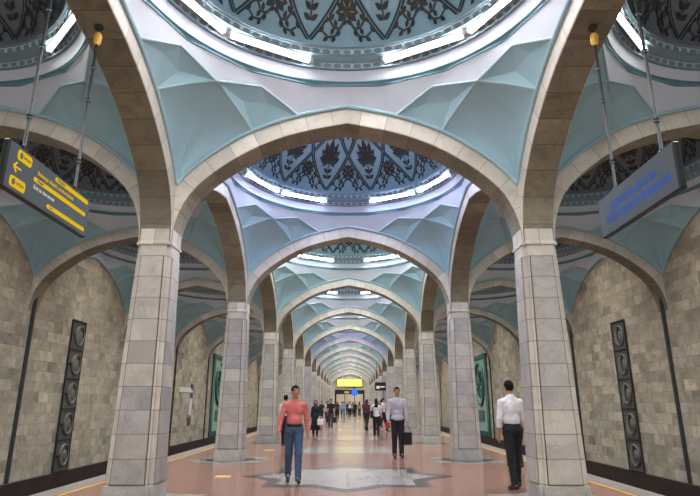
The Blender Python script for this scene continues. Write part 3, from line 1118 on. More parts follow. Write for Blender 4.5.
rs = empty('hanging_sign', (XC, 5.36, 3.26))
MB().bbox(-0.07, 0.0, -0.79, 0.79, 0, 0.47, 0.012).build('frame', M['sign_frame'], rs, uv=None)
MB().box(-0.074, -0.068, -0.78, 0.78, 0.01, 0.46).build('face', M['sign_face'], rs, uv=None)
rod(0, -0.50, 0.47, 2.685, rs, False); rod(0, 0.46, 0.47, 2.69, rs, True)
RT2 = (PI/2, 0, -PI/2)
text('ДЕЯТЕЛЬНОСТЬ', 0.118, M['blue_glow'], rs, (-0.0745, 0.79-1.58*0.19, 0.25), RT2)
text('ТРЕБОВАНИЕ ВРЕМЕНИ', 0.110, M['blue_glow'], rs, (-0.0745, 0.79-1.58*0.11, 0.12), RT2)
tag(rs, 'dark display sign with blue lettering hanging from two rods by the right column row', 'sign')

# black display far down the nave
e = empty('display_sign', (2.62, 47.6, 2.55))
MB().bbox(-0.46, 0.46, -0.06, 0.06, 0, 0.68, 0.01).build('case', M['sign_frame'], e, uv=None)
MB().box(-0.34, -0.05, -0.066, -0.06, 0.16, 0.38).build('screen_field', M['white_glow'], e, uv=None)
MB().box(0.0, 0.36, -0.066, -0.06, 0.25, 0.36).build('screen_field', M['white_glow'], e, uv=None)
for x in (-0.3, 0.2): MB().tube([(x, 0, 0.68), (x, 0, 2.45)], 0.02, 6).build('hanger', M['steel'], e, uv=None)
tag(e, 'small black display sign with white fields hanging at the right of the nave', 'sign')

# ------------------------------------------------------------------ wall pieces
def wall_grille(s, y, label):
    """tall dark frame of five square cells, each with a round relief"""
    r = empty('wall_grille', (s*(XW-0.002), y, -0.56))
    r.rotation_euler = (0, 0, PI/2 if s < 0 else -PI/2)
    # local: x along the wall, -y out of the wall
    W, H, n = 0.86, 0.915, 5
    fr = MB()
    for k in range(n+1):
        fr.bbox(-W/2, W/2, -0.08, 0, k*H-0.018, k*H+0.022, 0.006)
    for x in (-W/2, W/2): fr.bbox(x-0.02, x+0.02, -0.06, 0, -0.018, n*H+0.022, 0.006)
    fr.build('frame', plain('dark bronze frame', rgb(50, 49, 46), 0.5), r, uv=None)
    for k in range(n):
        z = k*H+H/2
        c = MB(); c.box(-W/2+0.03, W/2-0.03, -0.045, 0, z-H/2+0.03, z+H/2-0.025)
        cell = c.build('cell', M['grille'], r, uv=None)
        m = MB()
        # round dish with a thick crescent rim
        N = 24
        pts = [(0.06+0.28*math.cos(2*PI*i/N), -0.06, z+0.30*math.sin(2*PI*i/N)) for i in range(N)]
        m.tube(pts, 0.03, 6, closed=True)
        cr = []
        for i in range(13):
            t = PI*0.5+PI*i/12
            cr.append((0.06+0.25*math.cos(t), z+0.27*math.sin(t)))
        for i in range(13):
            t = PI*1.5-PI*i/12
            cr.append((0.06+0.10*math.cos(t), z+0.25*math.sin(t)))
        nn = len(cr)
        m.add([(x, -0.05, zz) for x, zz in cr]+[(x, -0.085, zz) for x, zz in cr], [tuple(range(nn)), tuple(range(nn, 2*nn))[::-1]]+[(i, (i+1) % nn, nn+(i+1) % nn, nn+i) for i in range(nn)])
        m.build('round_relief', M['grille_lt'], cell, uv=None)
        m = MB(); m.lathe([(0.001, 0.03), (0.10, 0.02), (0.15, 0.0)], 20)
        dsh = m.build('dish', M['grille_lt'], cell, uv=None); dsh.rotation_euler = (PI/2, 0, 0); dsh.location = (0.12, -0.048, z)
        MB().bbox(-W/2+0.04, -0.18, -0.09, -0.04, z-0.015, z+0.015, 0.004).build('latch', M['sign_frame'], cell, uv=None)
    tag(r, label, 'grille')


wall_grille(-1, 17.95, 'tall black wall grille of five cells on the left stone wall')
wall_grille(1, 17.95, 'tall black wall grille of five cells on the right stone wall')


def mural(s, y, label):
    r = empty('wall_mural', (s*(XW-0.002), y, -0.55))
    r.rotation_euler = (0, 0, PI/2 if s < 0 else -PI/2)
    W, H = 4.2, 5.2
    fr = MB()
    fr.bbox(-W/2, W/2, -0.09, 0, 0, 0.30, 0.02); fr.bbox(-W/2, W/2, -0.09, 0, H-0.30, H, 0.02)
    fr.bbox(-W/2, -W/2+0.55, -0.09, 0, 0.30, H-0.30, 0.02); fr.bbox(W/2-0.55, W/2, -0.09, 0, 0.30, H-0.30, 0.02)
    fr.build('frame', M['green_panel'], r, uv=None)
    MB().box(-W/2+0.55, W/2-0.55, -0.03, 0, 0.30, H-0.30).build('field', M['green_lt'], r, uv=None)
    N = 32
    m = MB(); m.tube([(1.15*math.cos(2*PI*i/N), -0.06, 3.3+1.35*math.sin(2*PI*i/N)) for i in range(N)], 0.11, 8, closed=True)
    m.build('oval_ring', M['green_panel'], r, True, uv=None)
    m = MB()
    for i in range(12):
        t = 2*PI*i/12
        m.tube([(0.15*math.cos(t), -0.05, 3.3+0.18*math.sin(t)), (0.5*math.cos(t), -0.08, 3.3+0.62*math.sin(t)), (0.82*math.cos(t), -0.05, 3.3+0.98*math.sin(t))], [0.03, 0.11, 0.02], 6)
    m.build('rosette', M['green_panel'], r, True, uv=None)
    m = MB(); m.bbox(-0.75, 0.75, -0.08, -0.02, 0.9, 1.6, 0.02); m.build('plaque', M['green_panel'], r, uv=None)
    tag(r, label, 'mural')


mural(-1, 38.3, 'green framed ceramic wall panel beyond the left columns')
mural(1, 38.0, 'green framed ceramic wall panel with an oval ring beyond the right columns')

# white plates of the wall sign on the left
M['plate_white'] = plain('white enamel plate', rgb(206, 206, 204), 0.4)
M['plate_blue'] = plain('dark blue enamel plate', rgb(44, 56, 110), 0.4)
M['plate_brown'] = plain('brown enamel plate', rgb(96, 62, 58), 0.4)
e = empty('wall_sign', (-XW+0.002, 31.6, 0.0))
for (y0, y1, z0, z1, mt, nm) in ((-2.2, 0.3, 2.05, 2.30, 'plate_white', 'name_plate'), (0.0, 0.42, 2.18, 2.5, 'plate_blue', 'blue_plate'), (0.0, 0.42, 1.78, 2.04, 'plate_blue', 'blue_plate'),
                               (-0.15, 0.32, 0.85, 1.70, 'plate_white', 'route_plate'), (-0.2, 0.3, 0.30, 0.72, 'plate_brown', 'brown_plate')):
    MB().bbox(0, 0.03, y0, y1, z0, z1, 0.005).build(nm, M[mt], e, uv=None)
tag(e, 'white and dark blue plates of a wall sign on the left track wall', 'sign')

# ------------------------------------------------------------------ people
def surface_nets(D, org, h):
    s = D < 0
    nx, ny, nz = D.shape
    c = np.zeros((nx-1, ny-1, nz-1), np.int8)
    for i in (0, 1):
        for j in (0, 1):
            for k in (0, 1):
                c += s[i:nx-1+i, j:ny-1+j, k:nz-1+k]
    act = (c > 0) & (c < 8)
    idx = -np.ones(act.shape, np.int64)
    I = np.argwhere(act)
    idx[act] = np.arange(len(I))
    acc = np.zeros((len(I), 3)); cnt = np.zeros(len(I))
    corners = [(i, j, k) for i in (0, 1) for j in (0, 1) for k in (0, 1)]
    for a in corners:
        for ax in range(3):
            if a[ax]: continue
            b = list(a); b[ax] = 1
            da = D[I[:, 0]+a[0], I[:, 1]+a[1], I[:, 2]+a[2]]
            db = D[I[:, 0]+b[0], I[:, 1]+b[1], I[:, 2]+b[2]]
            m = (da < 0) != (db < 0)
            t = np.zeros(len(I)); t[m] = da[m]/(da[m]-db[m])
            p = np.tile(np.array(a, float), (len(I), 1)); p[:, ax] = t
            acc[m] += p[m]; cnt[m] += 1
    V = (I+acc/cnt[:, None])*h+org
    F = []
    for ax in range(3):
        u, v = (ax+1) % 3, (ax+2) % 3
        sl0 = [slice(None)]*3; sl1 = [slice(None)]*3
        sl0[ax] = slice(0, -1); sl1[ax] = slice(1, None)
        a = s[tuple(sl0)]; b = s[tuple(sl1)]
        E = np.argwhere(a != b)
        E = E[(E[:, u] > 0) & (E[:, v] > 0) & (E[:, u] < D.shape[u]-1) & (E[:, v] < D.shape[v]-1)]
        if not len(E): continue
        ins = a[E[:, 0], E[:, 1], E[:, 2]]
        def cell(du, dv):
            q = E.copy(); q[:, u] -= du; q[:, v] -= dv
            return idx[q[:, 0], q[:, 1], q[:, 2]]
        q = np.stack([cell(1, 1), cell(0, 1), cell(0, 0), cell(1, 0)], 1)
        q[~ins] = q[~ins][:, ::-1]
        F.append(q)
    F = np.concatenate(F)
    F = F[(F >= 0).all(1)]
    return V, F


def sdf_mesh(prims, h, k=0.02, clips=(), post=None):
    """prims: ('c', a, b, ra, rb) tapered capsule | ('e', centre, radii, matrix3) ellipsoid; smooth union, then clips (point, normal) cut away"""
    lo = np.array([1e9]*3); hi = -lo
    for p in prims:
        if p[0] == 'c':
            r = max(p[3], p[4])
            for q in (p[1], p[2]): lo = np.minimum(lo, np.array(q)-r); hi = np.maximum(hi, np.array(q)+r)
        else:
            r = max(p[2]); lo = np.minimum(lo, np.array(p[1])-r); hi = np.maximum(hi, np.array(p[1])+r)
    lo -= 3*h; hi += 3*h
    n = np.ceil((hi-lo)/h).astype(int)+1
    D = np.full(n, 1.0, np.float32)
    ax = [lo[i]+h*np.arange(n[i]) for i in range(3)]
    for p in prims:
        kk = k
        if p[0] == 'c':
            a, b, ra, rb = np.array(p[1], float), np.array(p[2], float), p[3], p[4]
            if len(p) > 5: kk = p[5]
            r = max(ra, rb)+kk+3*h
            l0, h0 = np.minimum(a, b)-r, np.maximum(a, b)+r
        else:
            cc = np.array(p[1], float); r = max(p[2])+kk+3*h
            if len(p) > 4: kk = p[4]
            l0, h0 = cc-r, cc+r
        i0 = np.maximum(0, np.floor((l0-lo)/h).astype(int)); i1 = np.minimum(n, np.ceil((h0-lo)/h).astype(int)+1)
        X, Y, Z = np.meshgrid(ax[0][i0[0]:i1[0]], ax[1][i0[1]:i1[1]], ax[2][i0[2]:i1[2]], indexing='ij')
        if p[0] == 'c':
            d = b-a; L2 = max(1e-12, d@d)
            t = np.clip(((X-a[0])*d[0]+(Y-a[1])*d[1]+(Z-a[2])*d[2])/L2, 0, 1)
            q = np.sqrt((X-a[0]-t*d[0])**2+(Y-a[1]-t*d[1])**2+(Z-a[2]-t*d[2])**2)-(ra+(rb-ra)*t)
        else:
            R = np.array(p[3]) if p[3] is not None else np.eye(3)
            dx, dy, dz = X-cc[0], Y-cc[1], Z-cc[2]
            u = [R[0][i]*dx+R[1][i]*dy+R[2][i]*dz for i in range(3)]
            k0 = np.sqrt(sum((u[i]/p[2][i])**2 for i in range(3)))
            k1 = np.sqrt(sum((u[i]/p[2][i]**2)**2 for i in range(3)))+1e-9
            q = k0*(k0-1)/k1
        S = D[i0[0]:i1[0], i0[1]:i1[1], i0[2]:i1[2]]
        hh = np.clip(0.5+0.5*(S-q)/kk, 0, 1)
        D[i0[0]:i1[0], i0[1]:i1[1], i0[2]:i1[2]] = np.where(S > 0.9, q, S*(1-hh)+q*hh-kk*hh*(1-hh))
    if clips or post:
        X, Y, Z = np.meshgrid(ax[0], ax[1], ax[2], indexing='ij')
        for c in clips:
            q = (X-c[0][0])*c[1][0]+(Y-c[0][1])*c[1][1]+(Z-c[0][2])*c[1][2]
            if len(c) > 2:   # only near the point
                near = np.sqrt((X-c[0][0])**2+(Y-c[0][1])**2+(Z-c[0][2])**2) < c[2]
                D = np.where(near, np.maximum(D, q), D)
            else: D = np.maximum(D, q)
        if post: D = post(D, X, Y, Z)
    D[0] = D[-1] = 1; D[:, 0] = D[:, -1] = 1; D[:, :, 0] = D[:, :, -1] = 1
    return surface_nets(D, lo, h)


def sdf_obj(name, prims, h, mat, parent, k=0.02, clips=(), post=None):
    V, F = sdf_mesh(prims, h, k, clips, post)
    return mesh_obj(name, V.tolist(), F.tolist(), mat, parent, True, None)


CLOTH = {}


def cloth(r, g, b, rough=0.85):
    key = (r, g, b)
    if key not in CLOTH: CLOTH[key] = plain('cloth', rgb(r, g, b), rough, noise=0.18, nscale=9, bump=0.35)
    return CLOTH[key]


SKIN = plain('skin', rgb(176, 124, 98), 0.55, noise=0.06)
HAIRM = plain('black hair', rgb(20, 17, 15), 0.8, bump=0.4, nscale=60, spec=0.2)
SHOE = plain('black leather', rgb(22, 20, 20), 0.3)
EYEW = plain('eye white', rgb(225, 220, 214), 0.3)
EYED = plain('dark eye', rgb(26, 18, 14), 0.2)
LIP = plain('lip', rgb(140, 80, 72), 0.5)


def person(x, y, face, H, label, shirt, trousers, legs=((0.25, 0.1), (-0.25, 0.35)), arms=((0.1, 0.12, 0.3), (-0.1, 0.12, 0.2)), sleeves='long', shoes=None,
           h=0.012, women=False, head_turn=0.0, belly=0.0, skirt=None, scarf=None, hair='short', untucked=False, seated=False, group=None, belt=None, lean=0.0):
    """face: direction the figure looks, degrees (0 = towards the camera, 180 = away). legs / arms: (left, right) of the figure."""
    root = empty('person', (x, y, 0), math.radians(face))
    s = H/1.75
    V = lambda *p: np.array(p, float)
    legs_pts = []
    W = 0.085*s
    L1, L2 = 0.43*s, 0.42*s
    # local frame: the figure looks along -Y, its left is +X
    zmin = 1e9
    for sg, (a, kb) in zip((1, -1), legs):
        hip = V(sg*W, 0, 0)
        kn = hip+V(sg*0.004, -math.sin(a), -math.cos(a))*L1
        b = a-kb
        an = kn+V(0, -math.sin(b), -math.cos(b))*L2
        ft = min(max(-b*0.9, 0.0), 0.75) if b < -0.12 else (0.0 if b < .2 else -0.15)   # heel up behind
        toe = an+V(sg*0.035, -math.cos(ft), -math.sin(ft))*0.185*s
        toe[2] -= 0.050*s*math.cos(ft)
        heel = an+V(0, 0.045*math.cos(ft), -0.048+0.02*ft)*s
        legs_pts.append((hip, kn, an, toe, heel))
        zmin = min(zmin, toe[2]-0.026*s, heel[2]-0.030*s)
    off = -zmin
    pz = off
    legs_pts = [tuple(p+V(0, 0, pz) for p in q) for q in legs_pts]
    pel = V(0, 0, pz+0.02*s)
    ln = lean
    up = V(0, -math.sin(ln), math.cos(ln))
    waist = pel+up*0.16*s
    chest = pel+up*0.36*s
    neck = pel+up*0.562*s
    SW = (0.166 if women else 0.192)*s
    headc = neck+V(0, -0.018, 0.146)*s+V(0, -math.sin(ln), 0)*0.1
    ht = math.radians(head_turn)
    HR = np.array([[math.cos(ht), -math.sin(ht), 0], [math.sin(ht), math.cos(ht), 0], [0, 0, 1]])
    def hp(a, b, c): return headc+HR@(V(a, b, c)*s)
    body = []
    # torso
    body += [('e', pel, (0.155*s, 0.105*s, 0.12*s), None), ('e', waist+V(0, -belly*0.3, 0), (0.130*s, (0.095+belly)*s, 0.14*s), None),
             ('e', chest, (0.165*s, 0.108*s, 0.18*s), None),
             ('c', neck+V(0, 0, -0.045*s), neck+V(SW*0.78, 0, -0.104*s), 0.050*s, 0.044*s), ('c', neck+V(0, 0, -0.045*s), neck+V(-SW*0.78, 0, -0.104*s), 0.050*s, 0.044*s), ('c', neck-up*0.06*s, headc-V(0, -0.01, 0.05)*s, 0.058*s, 0.050*s)]
    # head
    hd = [('e', headc+V(0, 0, 0.02)*s, (0.078*s, 0.094*s, 0.102*s), HR), ('e', hp(0, -0.028, -0.055), (0.052*s, 0.056*s, 0.062*s), HR),
          ('c', hp(0, -0.092, 0.018), hp(0, -0.112, -0.022), 0.008*s, 0.014*s, 0.012),
          ('c', hp(-0.035, -0.082, 0.030), hp(0.035, -0.082, 0.030), 0.010*s, 0.010*s, 0.014),
          ('e', hp(0, -0.082, -0.085), (0.022*s, 0.018*s, 0.016*s), HR),
          ('e', hp(0.078, 0.004, -0.002), (0.010*s, 0.020*s, 0.031*s), HR, 0.006), ('e', hp(-0.078, 0.004, -0.002), (0.010*s, 0.020*s, 0.031*s), HR, 0.006)]
    body += hd
    sleeve = []; cuffs = []
    hands = []
    for sg, (sp, ab, eb) in zip((1, -1), arms):
        sh = neck+V(sg*SW*0.97, 0, -0.108*s)
        d = V(sg*math.sin(ab), -math.sin(sp)*math.cos(ab), -math.cos(sp)*math.cos(ab))
        el = sh+d*0.285*s
        q = sp+eb
        ab2 = ab*0.35
        d2 = V(sg*math.sin(ab2), -math.sin(q)*math.cos(ab2), -math.cos(q)*math.cos(ab2))
        wr = el+d2*0.25*s
        body += [('c', sh, el, 0.048*s, 0.036*s), ('c', el, wr, 0.036*s, 0.024*s)]
        # hand: palm, four fingers, thumb; slightly curled forwards
        side = V(0, -1, 0)-d2*(-d2[1])   # forwards, across the arm
        side = side/np.linalg.norm(side)
        inn = np.cross(d2, side); inn = inn/np.linalg.norm(inn)
        if inn[0]*sg > 0: inn = -inn
        pc = wr+d2*0.05*s
        Rm = np.stack([inn, side, d2], 1)
        body.append(('e', pc, (0.016*s, 0.040*s, 0.052*s), Rm, 0.01))
        for i, (o_, Lf) in enumerate(((0.030, 0.072), (0.010, 0.082), (-0.011, 0.076), (-0.031, 0.060))):
            b0 = pc+side*o_*s+d2*0.035*s
            b1 = b0+(d2*0.93+inn*0.25+side*o_*2)*Lf*0.5*s
            b2 = b1+(d2*0.72+inn*0.62)*Lf*0.48*s
            body += [('c', b0, b1, 0.0095*s, 0.0088*s, 0.003), ('c', b1, b2, 0.0088*s, 0.0075*s, 0.003)]
        t0 = wr+d2*0.02*s+side*0.026*s
        t1 = t0+(side*0.75+d2*0.6+inn*0.25)*0.042*s
        t2 = t1+(d2*0.9+inn*0.3+side*0.15)*0.034*s
        body += [('c', t0, t1, 0.013*s, 0.010*s, 0.006), ('c', t1, t2, 0.010*s, 0.008*s, 0.003)]
        hands.append((pc, d2, wr))
        if sleeves == 'long':
            e2 = wr-d2*0.012*s
            sleeve += [('c', sh, el, 0.058*s, 0.047*s), ('c', el, e2, 0.047*s, 0.036*s)]
            cuffs.append((tuple(e2), tuple(d2), 0.10*s))
        elif sleeves == 'rolled':
            e2 = el+d2*0.14*s
            sleeve += [('c', sh, el, 0.060*s, 0.051*s), ('c', el, e2, 0.051*s, 0.045*s)]
            cuffs.append((tuple(e2), tuple(d2), 0.10*s))
        else:
            e2 = sh+d*0.20*s
            sleeve += [('c', sh, e2, 0.060*s, 0.056*s)]
            cuffs.append((tuple(e2), tuple(d), 0.10*s))
    trs = [('e', pel+V(0, 0, -0.01*s), (0.170*s, 0.125*s, 0.115*s), None), ('e', pel+V(0, 0, 0.07*s), (0.150*s, 0.112*s, 0.09*s), None)]
    shoe = []
    tcl = []
    for (hip, kn, an, toe, heel) in legs_pts:
        body += [('c', hip, kn, 0.078*s, 0.052*s), ('c', kn, an, 0.052*s, 0.034*s), ('c', an, toe, 0.032*s, 0.022*s), ('c', an, heel, 0.03*s, 0.028*s)]
        cl = kn+(kn-hip)/np.linalg.norm(kn-hip)*0.0
        dd = (an-kn)/np.linalg.norm(an-kn)
        trs += [('c', hip, kn, 0.100*s, 0.074*s), ('c', kn, an+dd*0.05*s, 0.072*s, 0.058*s)]
        tcl.append((tuple(an+dd*0.045*s), tuple(dd), 0.13*s))
        shoe.append([('c', heel+V(0, -.01, .006)*s, toe+V(0, 0, 0.004)*s, 0.036*s, 0.030*s), ('c', (heel+toe)/2+V(0, 0, 0.014)*s, toe, 0.040*s, 0.030*s), ('c', heel+V(0, 0, 0.004)*s, an+V(0, 0, -0.02)*s, 0.037*s, 0.040*s)])
    b = sdf_obj('body', body, h, SKIN, root, 0.022)
    # a single continuous body under the clothes
    hem = pel[2]+(-0.03 if untucked else 0.085)*s
    top = [('e', waist+V(0, -belly*0.3, 0), (0.152*s, (0.118+belly)*s, 0.16*s), None), ('e', chest, (0.172*s, 0.122*s, 0.19*s), None),
           ('c', neck+V(0, 0, -0.05*s), neck+V(SW*0.82, 0, -0.104*s), 0.066*s, 0.052*s), ('c', neck+V(0, 0, -0.05*s), neck+V(-SW*0.82, 0, -0.104*s), 0.066*s, 0.052*s), ('c', neck-V(0, 0, 0.06*s), neck+V(0, 0, 0.004*s), 0.080*s, 0.066*s)]
    if untucked or women: top.append(('e', pel+V(0, 0, 0.02*s), (0.182*s, 0.138*s, 0.13*s), None))
    top += sleeve
    cl = [((0, 0, hem), (0, 0, -1))] if True else []
    # keep hands/sleeve ends that reach below the hem: cut the hem only near the trunk
    def hemcut(D, X, Y, Z):
        near = (np.abs(X) < 0.185*s) if not untucked else (np.abs(X) < 0.20*s)
        fold = 0.0025*np.sin(Z*62+X*18)*np.sin(X*40+Y*30)
        D = D+fold.astype(np.float32)
        # sleeves pass outside the trunk column
        core = np.full(D.shape, 1.0, np.float32)
        arm = np.full(D.shape, 1.0)
        for q in sleeve:
            a, bb = np.array(q[1]), np.array(q[2]); d = bb-a
            t = np.clip(((X-a[0])*d[0]+(Y-a[1])*d[1]+(Z-a[2])*d[2])/(d@d), 0, 1)
            arm = np.minimum(arm, np.sqrt((X-a[0]-t*d[0])**2+(Y-a[1]-t*d[1])**2+(Z-a[2]-t*d[2])**2)-(q[3]+(q[4]-q[3])*t)-0.004)
        cut = np.maximum(D, hem-Z)
        return np.where(arm < 0.0, D, cut)
    sdf_obj('dress' if skirt and shirt == trousers else 'shirt', top, h, cloth(*shirt), root, 0.025, cuffs+[((float(neck[0]), float(neck[1]), float(neck[2]+0.012*s)), (0, -0.35, 1), 0.14*s)], hemcut)
    if skirt:
        zz = skirt*s
        m = [('c', pel+V(0, 0, 0.04*s), V(0, 0.02, zz+0.2*s), 0.165*s, 0.20*s)]
        m += [('c', V(sx_*0.05*s, 0.02, zz+0.25*s), V(sx_*0.08*s, 0.03*s, zz), 0.15*s, 0.185*s) for sx_ in (1, -1)]
        sdf_obj('skirt', m, h*1.2, cloth(*trousers), root, 0.05, [((0, 0, zz), (0, 0, -1))], lambda D, X, Y, Z: D+(0.012*np.sin(np.arctan2(Y, X)*9)).astype(np.float32))
        sdf_obj('trousers', [t for t in trs[2:]], h, cloth(30, 30, 34), root, 0.025, tcl+[((0, 0, zz+0.2), (0, 0, 1))])
    else:
        sdf_obj('trousers', trs, h, cloth(*trousers), root, 0.03, tcl+[((0, 0, pel[2]+0.105*s), (0, 0, 1))],
                lambda D, X, Y, Z: D+(0.0035*np.sin(Z*55+Y*25)*np.sin(X*35+Z*9)).astype(np.float32))
        if belt is not None:
            bz = pel[2]+0.092*s
            m = MB()
            N = 28
            m.tube([((0.158*s)*math.cos(2*PI*i/N), (0.125*s+belly*0.4)*math.sin(2*PI*i/N)-belly*0.15, bz) for i in range(N)], 0.017, 6, closed=True)
            m.build('belt', SHOE, root, True, uv=None)
    for q in shoe:
        sdf_obj('shoe', q, h*0.9, shoes or SHOE, root, 0.02, [])
    # hair
    def haircut(D, X, Y, Z):
        lx = (X-headc[0])*HR[0, 0]+(Y-headc[1])*HR[1, 0]
        ly = (X-headc[0])*HR[0, 1]+(Y-headc[1])*HR[1, 1]
        lz = Z-headc[2]
        ff = np.where(ly < -0.015*s, np.where(np.abs(lx) > 0.056*s, 0.005*s-lz, 0.052*s+6*lx*lx/s-lz), np.where(ly < 0.02*s, -0.005*s-lz, -0.062*s-lz))
        if hair == 'long': ff = np.where(ly < -0.02*s, 0.068*s-lz, -0.30*s-lz)
        return np.maximum(D, ff)
    if scarf:
        hm = [('e', headc+V(0, 0.012, 0.018)*s, (0.094*s, 0.108*s, 0.122*s), HR), ('c', headc+V(0, 0.01, -0.06)*s, neck+V(0, 0.0, -0.02)*s, 0.085*s, 0.115*s)]
        def face_open(D, X, Y, Z):
            u = HR.T@np.array([[0], [-1], [0]])
            fx = hp(0, -0.115, -0.005)
            q = np.sqrt(((X-fx[0])/0.062)**2+((Y-fx[1])/0.07)**2+((Z-fx[2])/0.085)**2)/s
            return np.where(q < 1, 1.0, D)
        sdf_obj('headscarf', hm, h, cloth(*scarf), root, 0.03, [], lambda D, X, Y, Z: np.maximum(D, (1-np.sqrt(((X-hp(0, -.11, 0)[0])/(0.060*s))**2+((Y-hp(0, -.11, 0)[1])/(0.065*s))**2+((Z-hp(0, -.11, 0)[2])/(0.085*s))**2))*0.05))
    else:
        hm = [('e', headc+V(0, 0.004, 0.024)*s, (0.0835*s, 0.100*s, 0.106*s), HR)]
        if hair == 'long': hm += [('c', headc+V(0, 0.03, 0.0)*s, neck+V(0, 0.085, -0.10)*s, 0.08*s, 0.085*s)]
        sdf_obj('hair', hm, h*0.8, HAIRM, root, 0.02, [], haircut)
    # eyes, brows, mouth
    m = MB(); m2 = MB(); m3 = MB(); m4 = MB()
    for sg in (1, -1):
        for mb, p, r in ((m, (sg*0.030, -0.079, 0.008), 0.0105), (m2, (sg*0.030, -0.0845, 0.008), 0.0068)):
            c = hp(*p)
            n0 = len(mb.v)
            rings = []
            vv = []; ff = []
            for i in range(1, 5):
                for j in range(8):
                    a_ = PI*i/5; t = 2*PI*j/8
                    vv.append((c[0]+r*s*math.sin(a_)*math.cos(t), c[1]+r*s*math.sin(a_)*math.sin(t), c[2]+r*s*math.cos(a_)*0.8))
            for i in range(3):
                for j in range(8): ff.append((i*8+j, (i+1)*8+j, (i+1)*8+(j+1) % 8, i*8+(j+1) % 8))
            ff += [tuple(range(8)), tuple(range(24, 32))[::-1]]
            mb.add(vv, ff)
        m3.tube([hp(sg*0.014, -0.0945, 0.032), hp(sg*0.032, -0.094, 0.037), hp(sg*0.050, -0.083, 0.031)], 0.0048*s, 5)
    m4.tube([hp(-0.024, -0.083, -0.050), hp(0, -0.091, -0.048), hp(0.024, -0.083, -0.050)], [0.003*s, 0.0065*s, 0.003*s], 6)
    m.build('eye', EYEW, root, True, uv=None); m2.build('iris', EYED, root, True, uv=None)
    m3.build('eyebrow', HAIRM, root, True, uv=None); m4.build('mouth', LIP, root, True, uv=None)
    tag(root, label, 'person', group)
    root['hands'] = [float(v) for hnd in hands for v in hnd[0]]
    return root, hands


def world_pt(root, p):
    a = root.rotation_euler[2]
    return Vector((root.location.x+p[0]*math.cos(a)-p[1]*math.sin(a), root.location.y+p[0]*math.sin(a)+p[1]*math.cos(a), p[2]))


# the three near men
pm, _ = person(-1.00, 10.80, 8, 1.70, 'man in pink long sleeved shirt and blue jeans walking down the nave', (200, 112, 106), (62, 84, 112),
               legs=((0.24, 0.05), (-0.20, 0.26)), arms=((-0.22, 0.20, 0.34), (0.10, 0.28, 0.30)), h=0.0085, head_turn=22, belly=0.022, belt=1)
gm, gh = person(1.36, 15.75, 2, 1.82, 'man in pale grey sweater and black trousers carrying a black bag', (178, 176, 180), (30, 31, 36),
                legs=((0.02, 0.03), (-0.06, 0.10)), arms=((0.04, 0.14, 0.15), (0.10, 0.20, 0.35)), h=0.009, untucked=True)
wm, _ = person(2.88, 10.0, 192, 1.76, 'man in white shirt and black trousers seen from behind beside the right column', (222, 222, 224), (22, 23, 27),
               legs=((-0.10, 0.06), (0.24, 0.20)), arms=((0.05, 0.12, 0.15), (0.1, 0.14, 0.25)), sleeves='rolled', h=0.0085)
person(3.72, 13.0, 175, 1.80, 'man in black clothes half hidden by the man in white shirt', (34, 34, 38), (26, 26, 30), legs=((0.15, 0.1), (-0.15, 0.2)), h=0.012, sleeves='short')
person(-2.22, 20.0, 176, 1.70, 'person in white shirt hidden behind the man in pink shirt', (206, 200, 194), (40, 42, 52), h=0.013)


def bag(x, y, z, w_, d_, h_, mat, label, strap=0.25, rz=0, name='handbag', hang=True):
    e = empty(name, (x, y, z), rz)
    MB().bbox(-w_/2, w_/2, -d_/2, d_/2, 0, h_, min(w_, d_, h_)*0.22).build('bag_body', mat, e, uv=None)
    m = MB(); m.tube([(-w_*0.3, 0, h_*0.95), (-w_*0.26, 0, h_+strap*0.7), (0, 0, h_+strap), (w_*0.26, 0, h_+strap*0.7), (w_*0.3, 0, h_*0.95)], 0.009, 6)
    m.build('strap', mat, e, True, uv=None)
    tag(e, label, 'bag')
    return e


BLK = plain('black bag leather', rgb(24, 24, 27), 0.45)
WHB = plain('white bag cloth', rgb(214, 212, 208), 0.6)
REDM = plain('red cover', rgb(176, 40, 44), 0.4)
p = world_pt(gm, gh[0][0]+gh[0][1]*0.05)
bag(p.x, p.y, p.z-0.49, 0.26, 0.10, 0.34, BLK, 'black square bag in the hand of the man in grey sweater', 0.17, 0.5)
p = world_pt(gm, gh[1][0]+gh[1][1]*0.05)
e = empty('phone', (p.x-0.01, p.y-0.035, p.z-0.03), 0.4)
MB().bbox(-0.075, 0.055, -0.012, 0.012, -0.06, 0.10, 0.006).build('cover', REDM, e, uv=None)
MB().box(-0.065, 0.045, 0.0121, 0.014, -0.05, 0.09).build('screen', M['sign_frame'], e, uv=None)
tag(e, 'red covered phone in the hand of the man in grey sweater', 'phone')

# people further down the nave
D_ = dict(h=0.014)
pw, hw = person(-1.52, 25.9, 6, 1.56, 'woman in long black dress holding a white bag in the nave', (24, 24, 28), (22, 22, 26), skirt=0.34, scarf=(70, 60, 60), women=True,
                legs=((0.1, 0.05), (-0.1, 0.1)), arms=((0.05, 0.14, 0.9), (0.0, 0.16, 0.3)), **D_)
p = world_pt(pw, hw[0][0])
bag(p.x+0.02, p.y-0.05, p.z-0.34, 0.26, 0.12, 0.26, WHB, 'white bag on the arm of the woman in black dress', 0.10)
pk, hk = person(-1.10, 34.2, 0, 1.70, 'man in black short sleeved shirt and grey trousers walking with a dark bag', (20, 20, 24), (66, 68, 74), legs=((0.15, 0.05), (-0.18, 0.2)), sleeves='short', untucked=True, **D_)
p = world_pt(pk, hk[0][0])
bag(p.x, p.y, p.z-0.48, 0.26, 0.12, 0.34, BLK, 'dark bag in the hand of the man in black short sleeved shirt', 0.16)
pb, hb = person(1.24, 25.9, 180, 1.62, 'woman in white shirt with a black bag strap seen from behind', (226, 226, 230), (20, 20, 24), women=True, untucked=True, legs=((0.1, 0.05), (-0.08, 0.12)), arms=((0.3, 0.25, 0.5), (0.2, 0.2, 0.6)), hair='long', **D_)
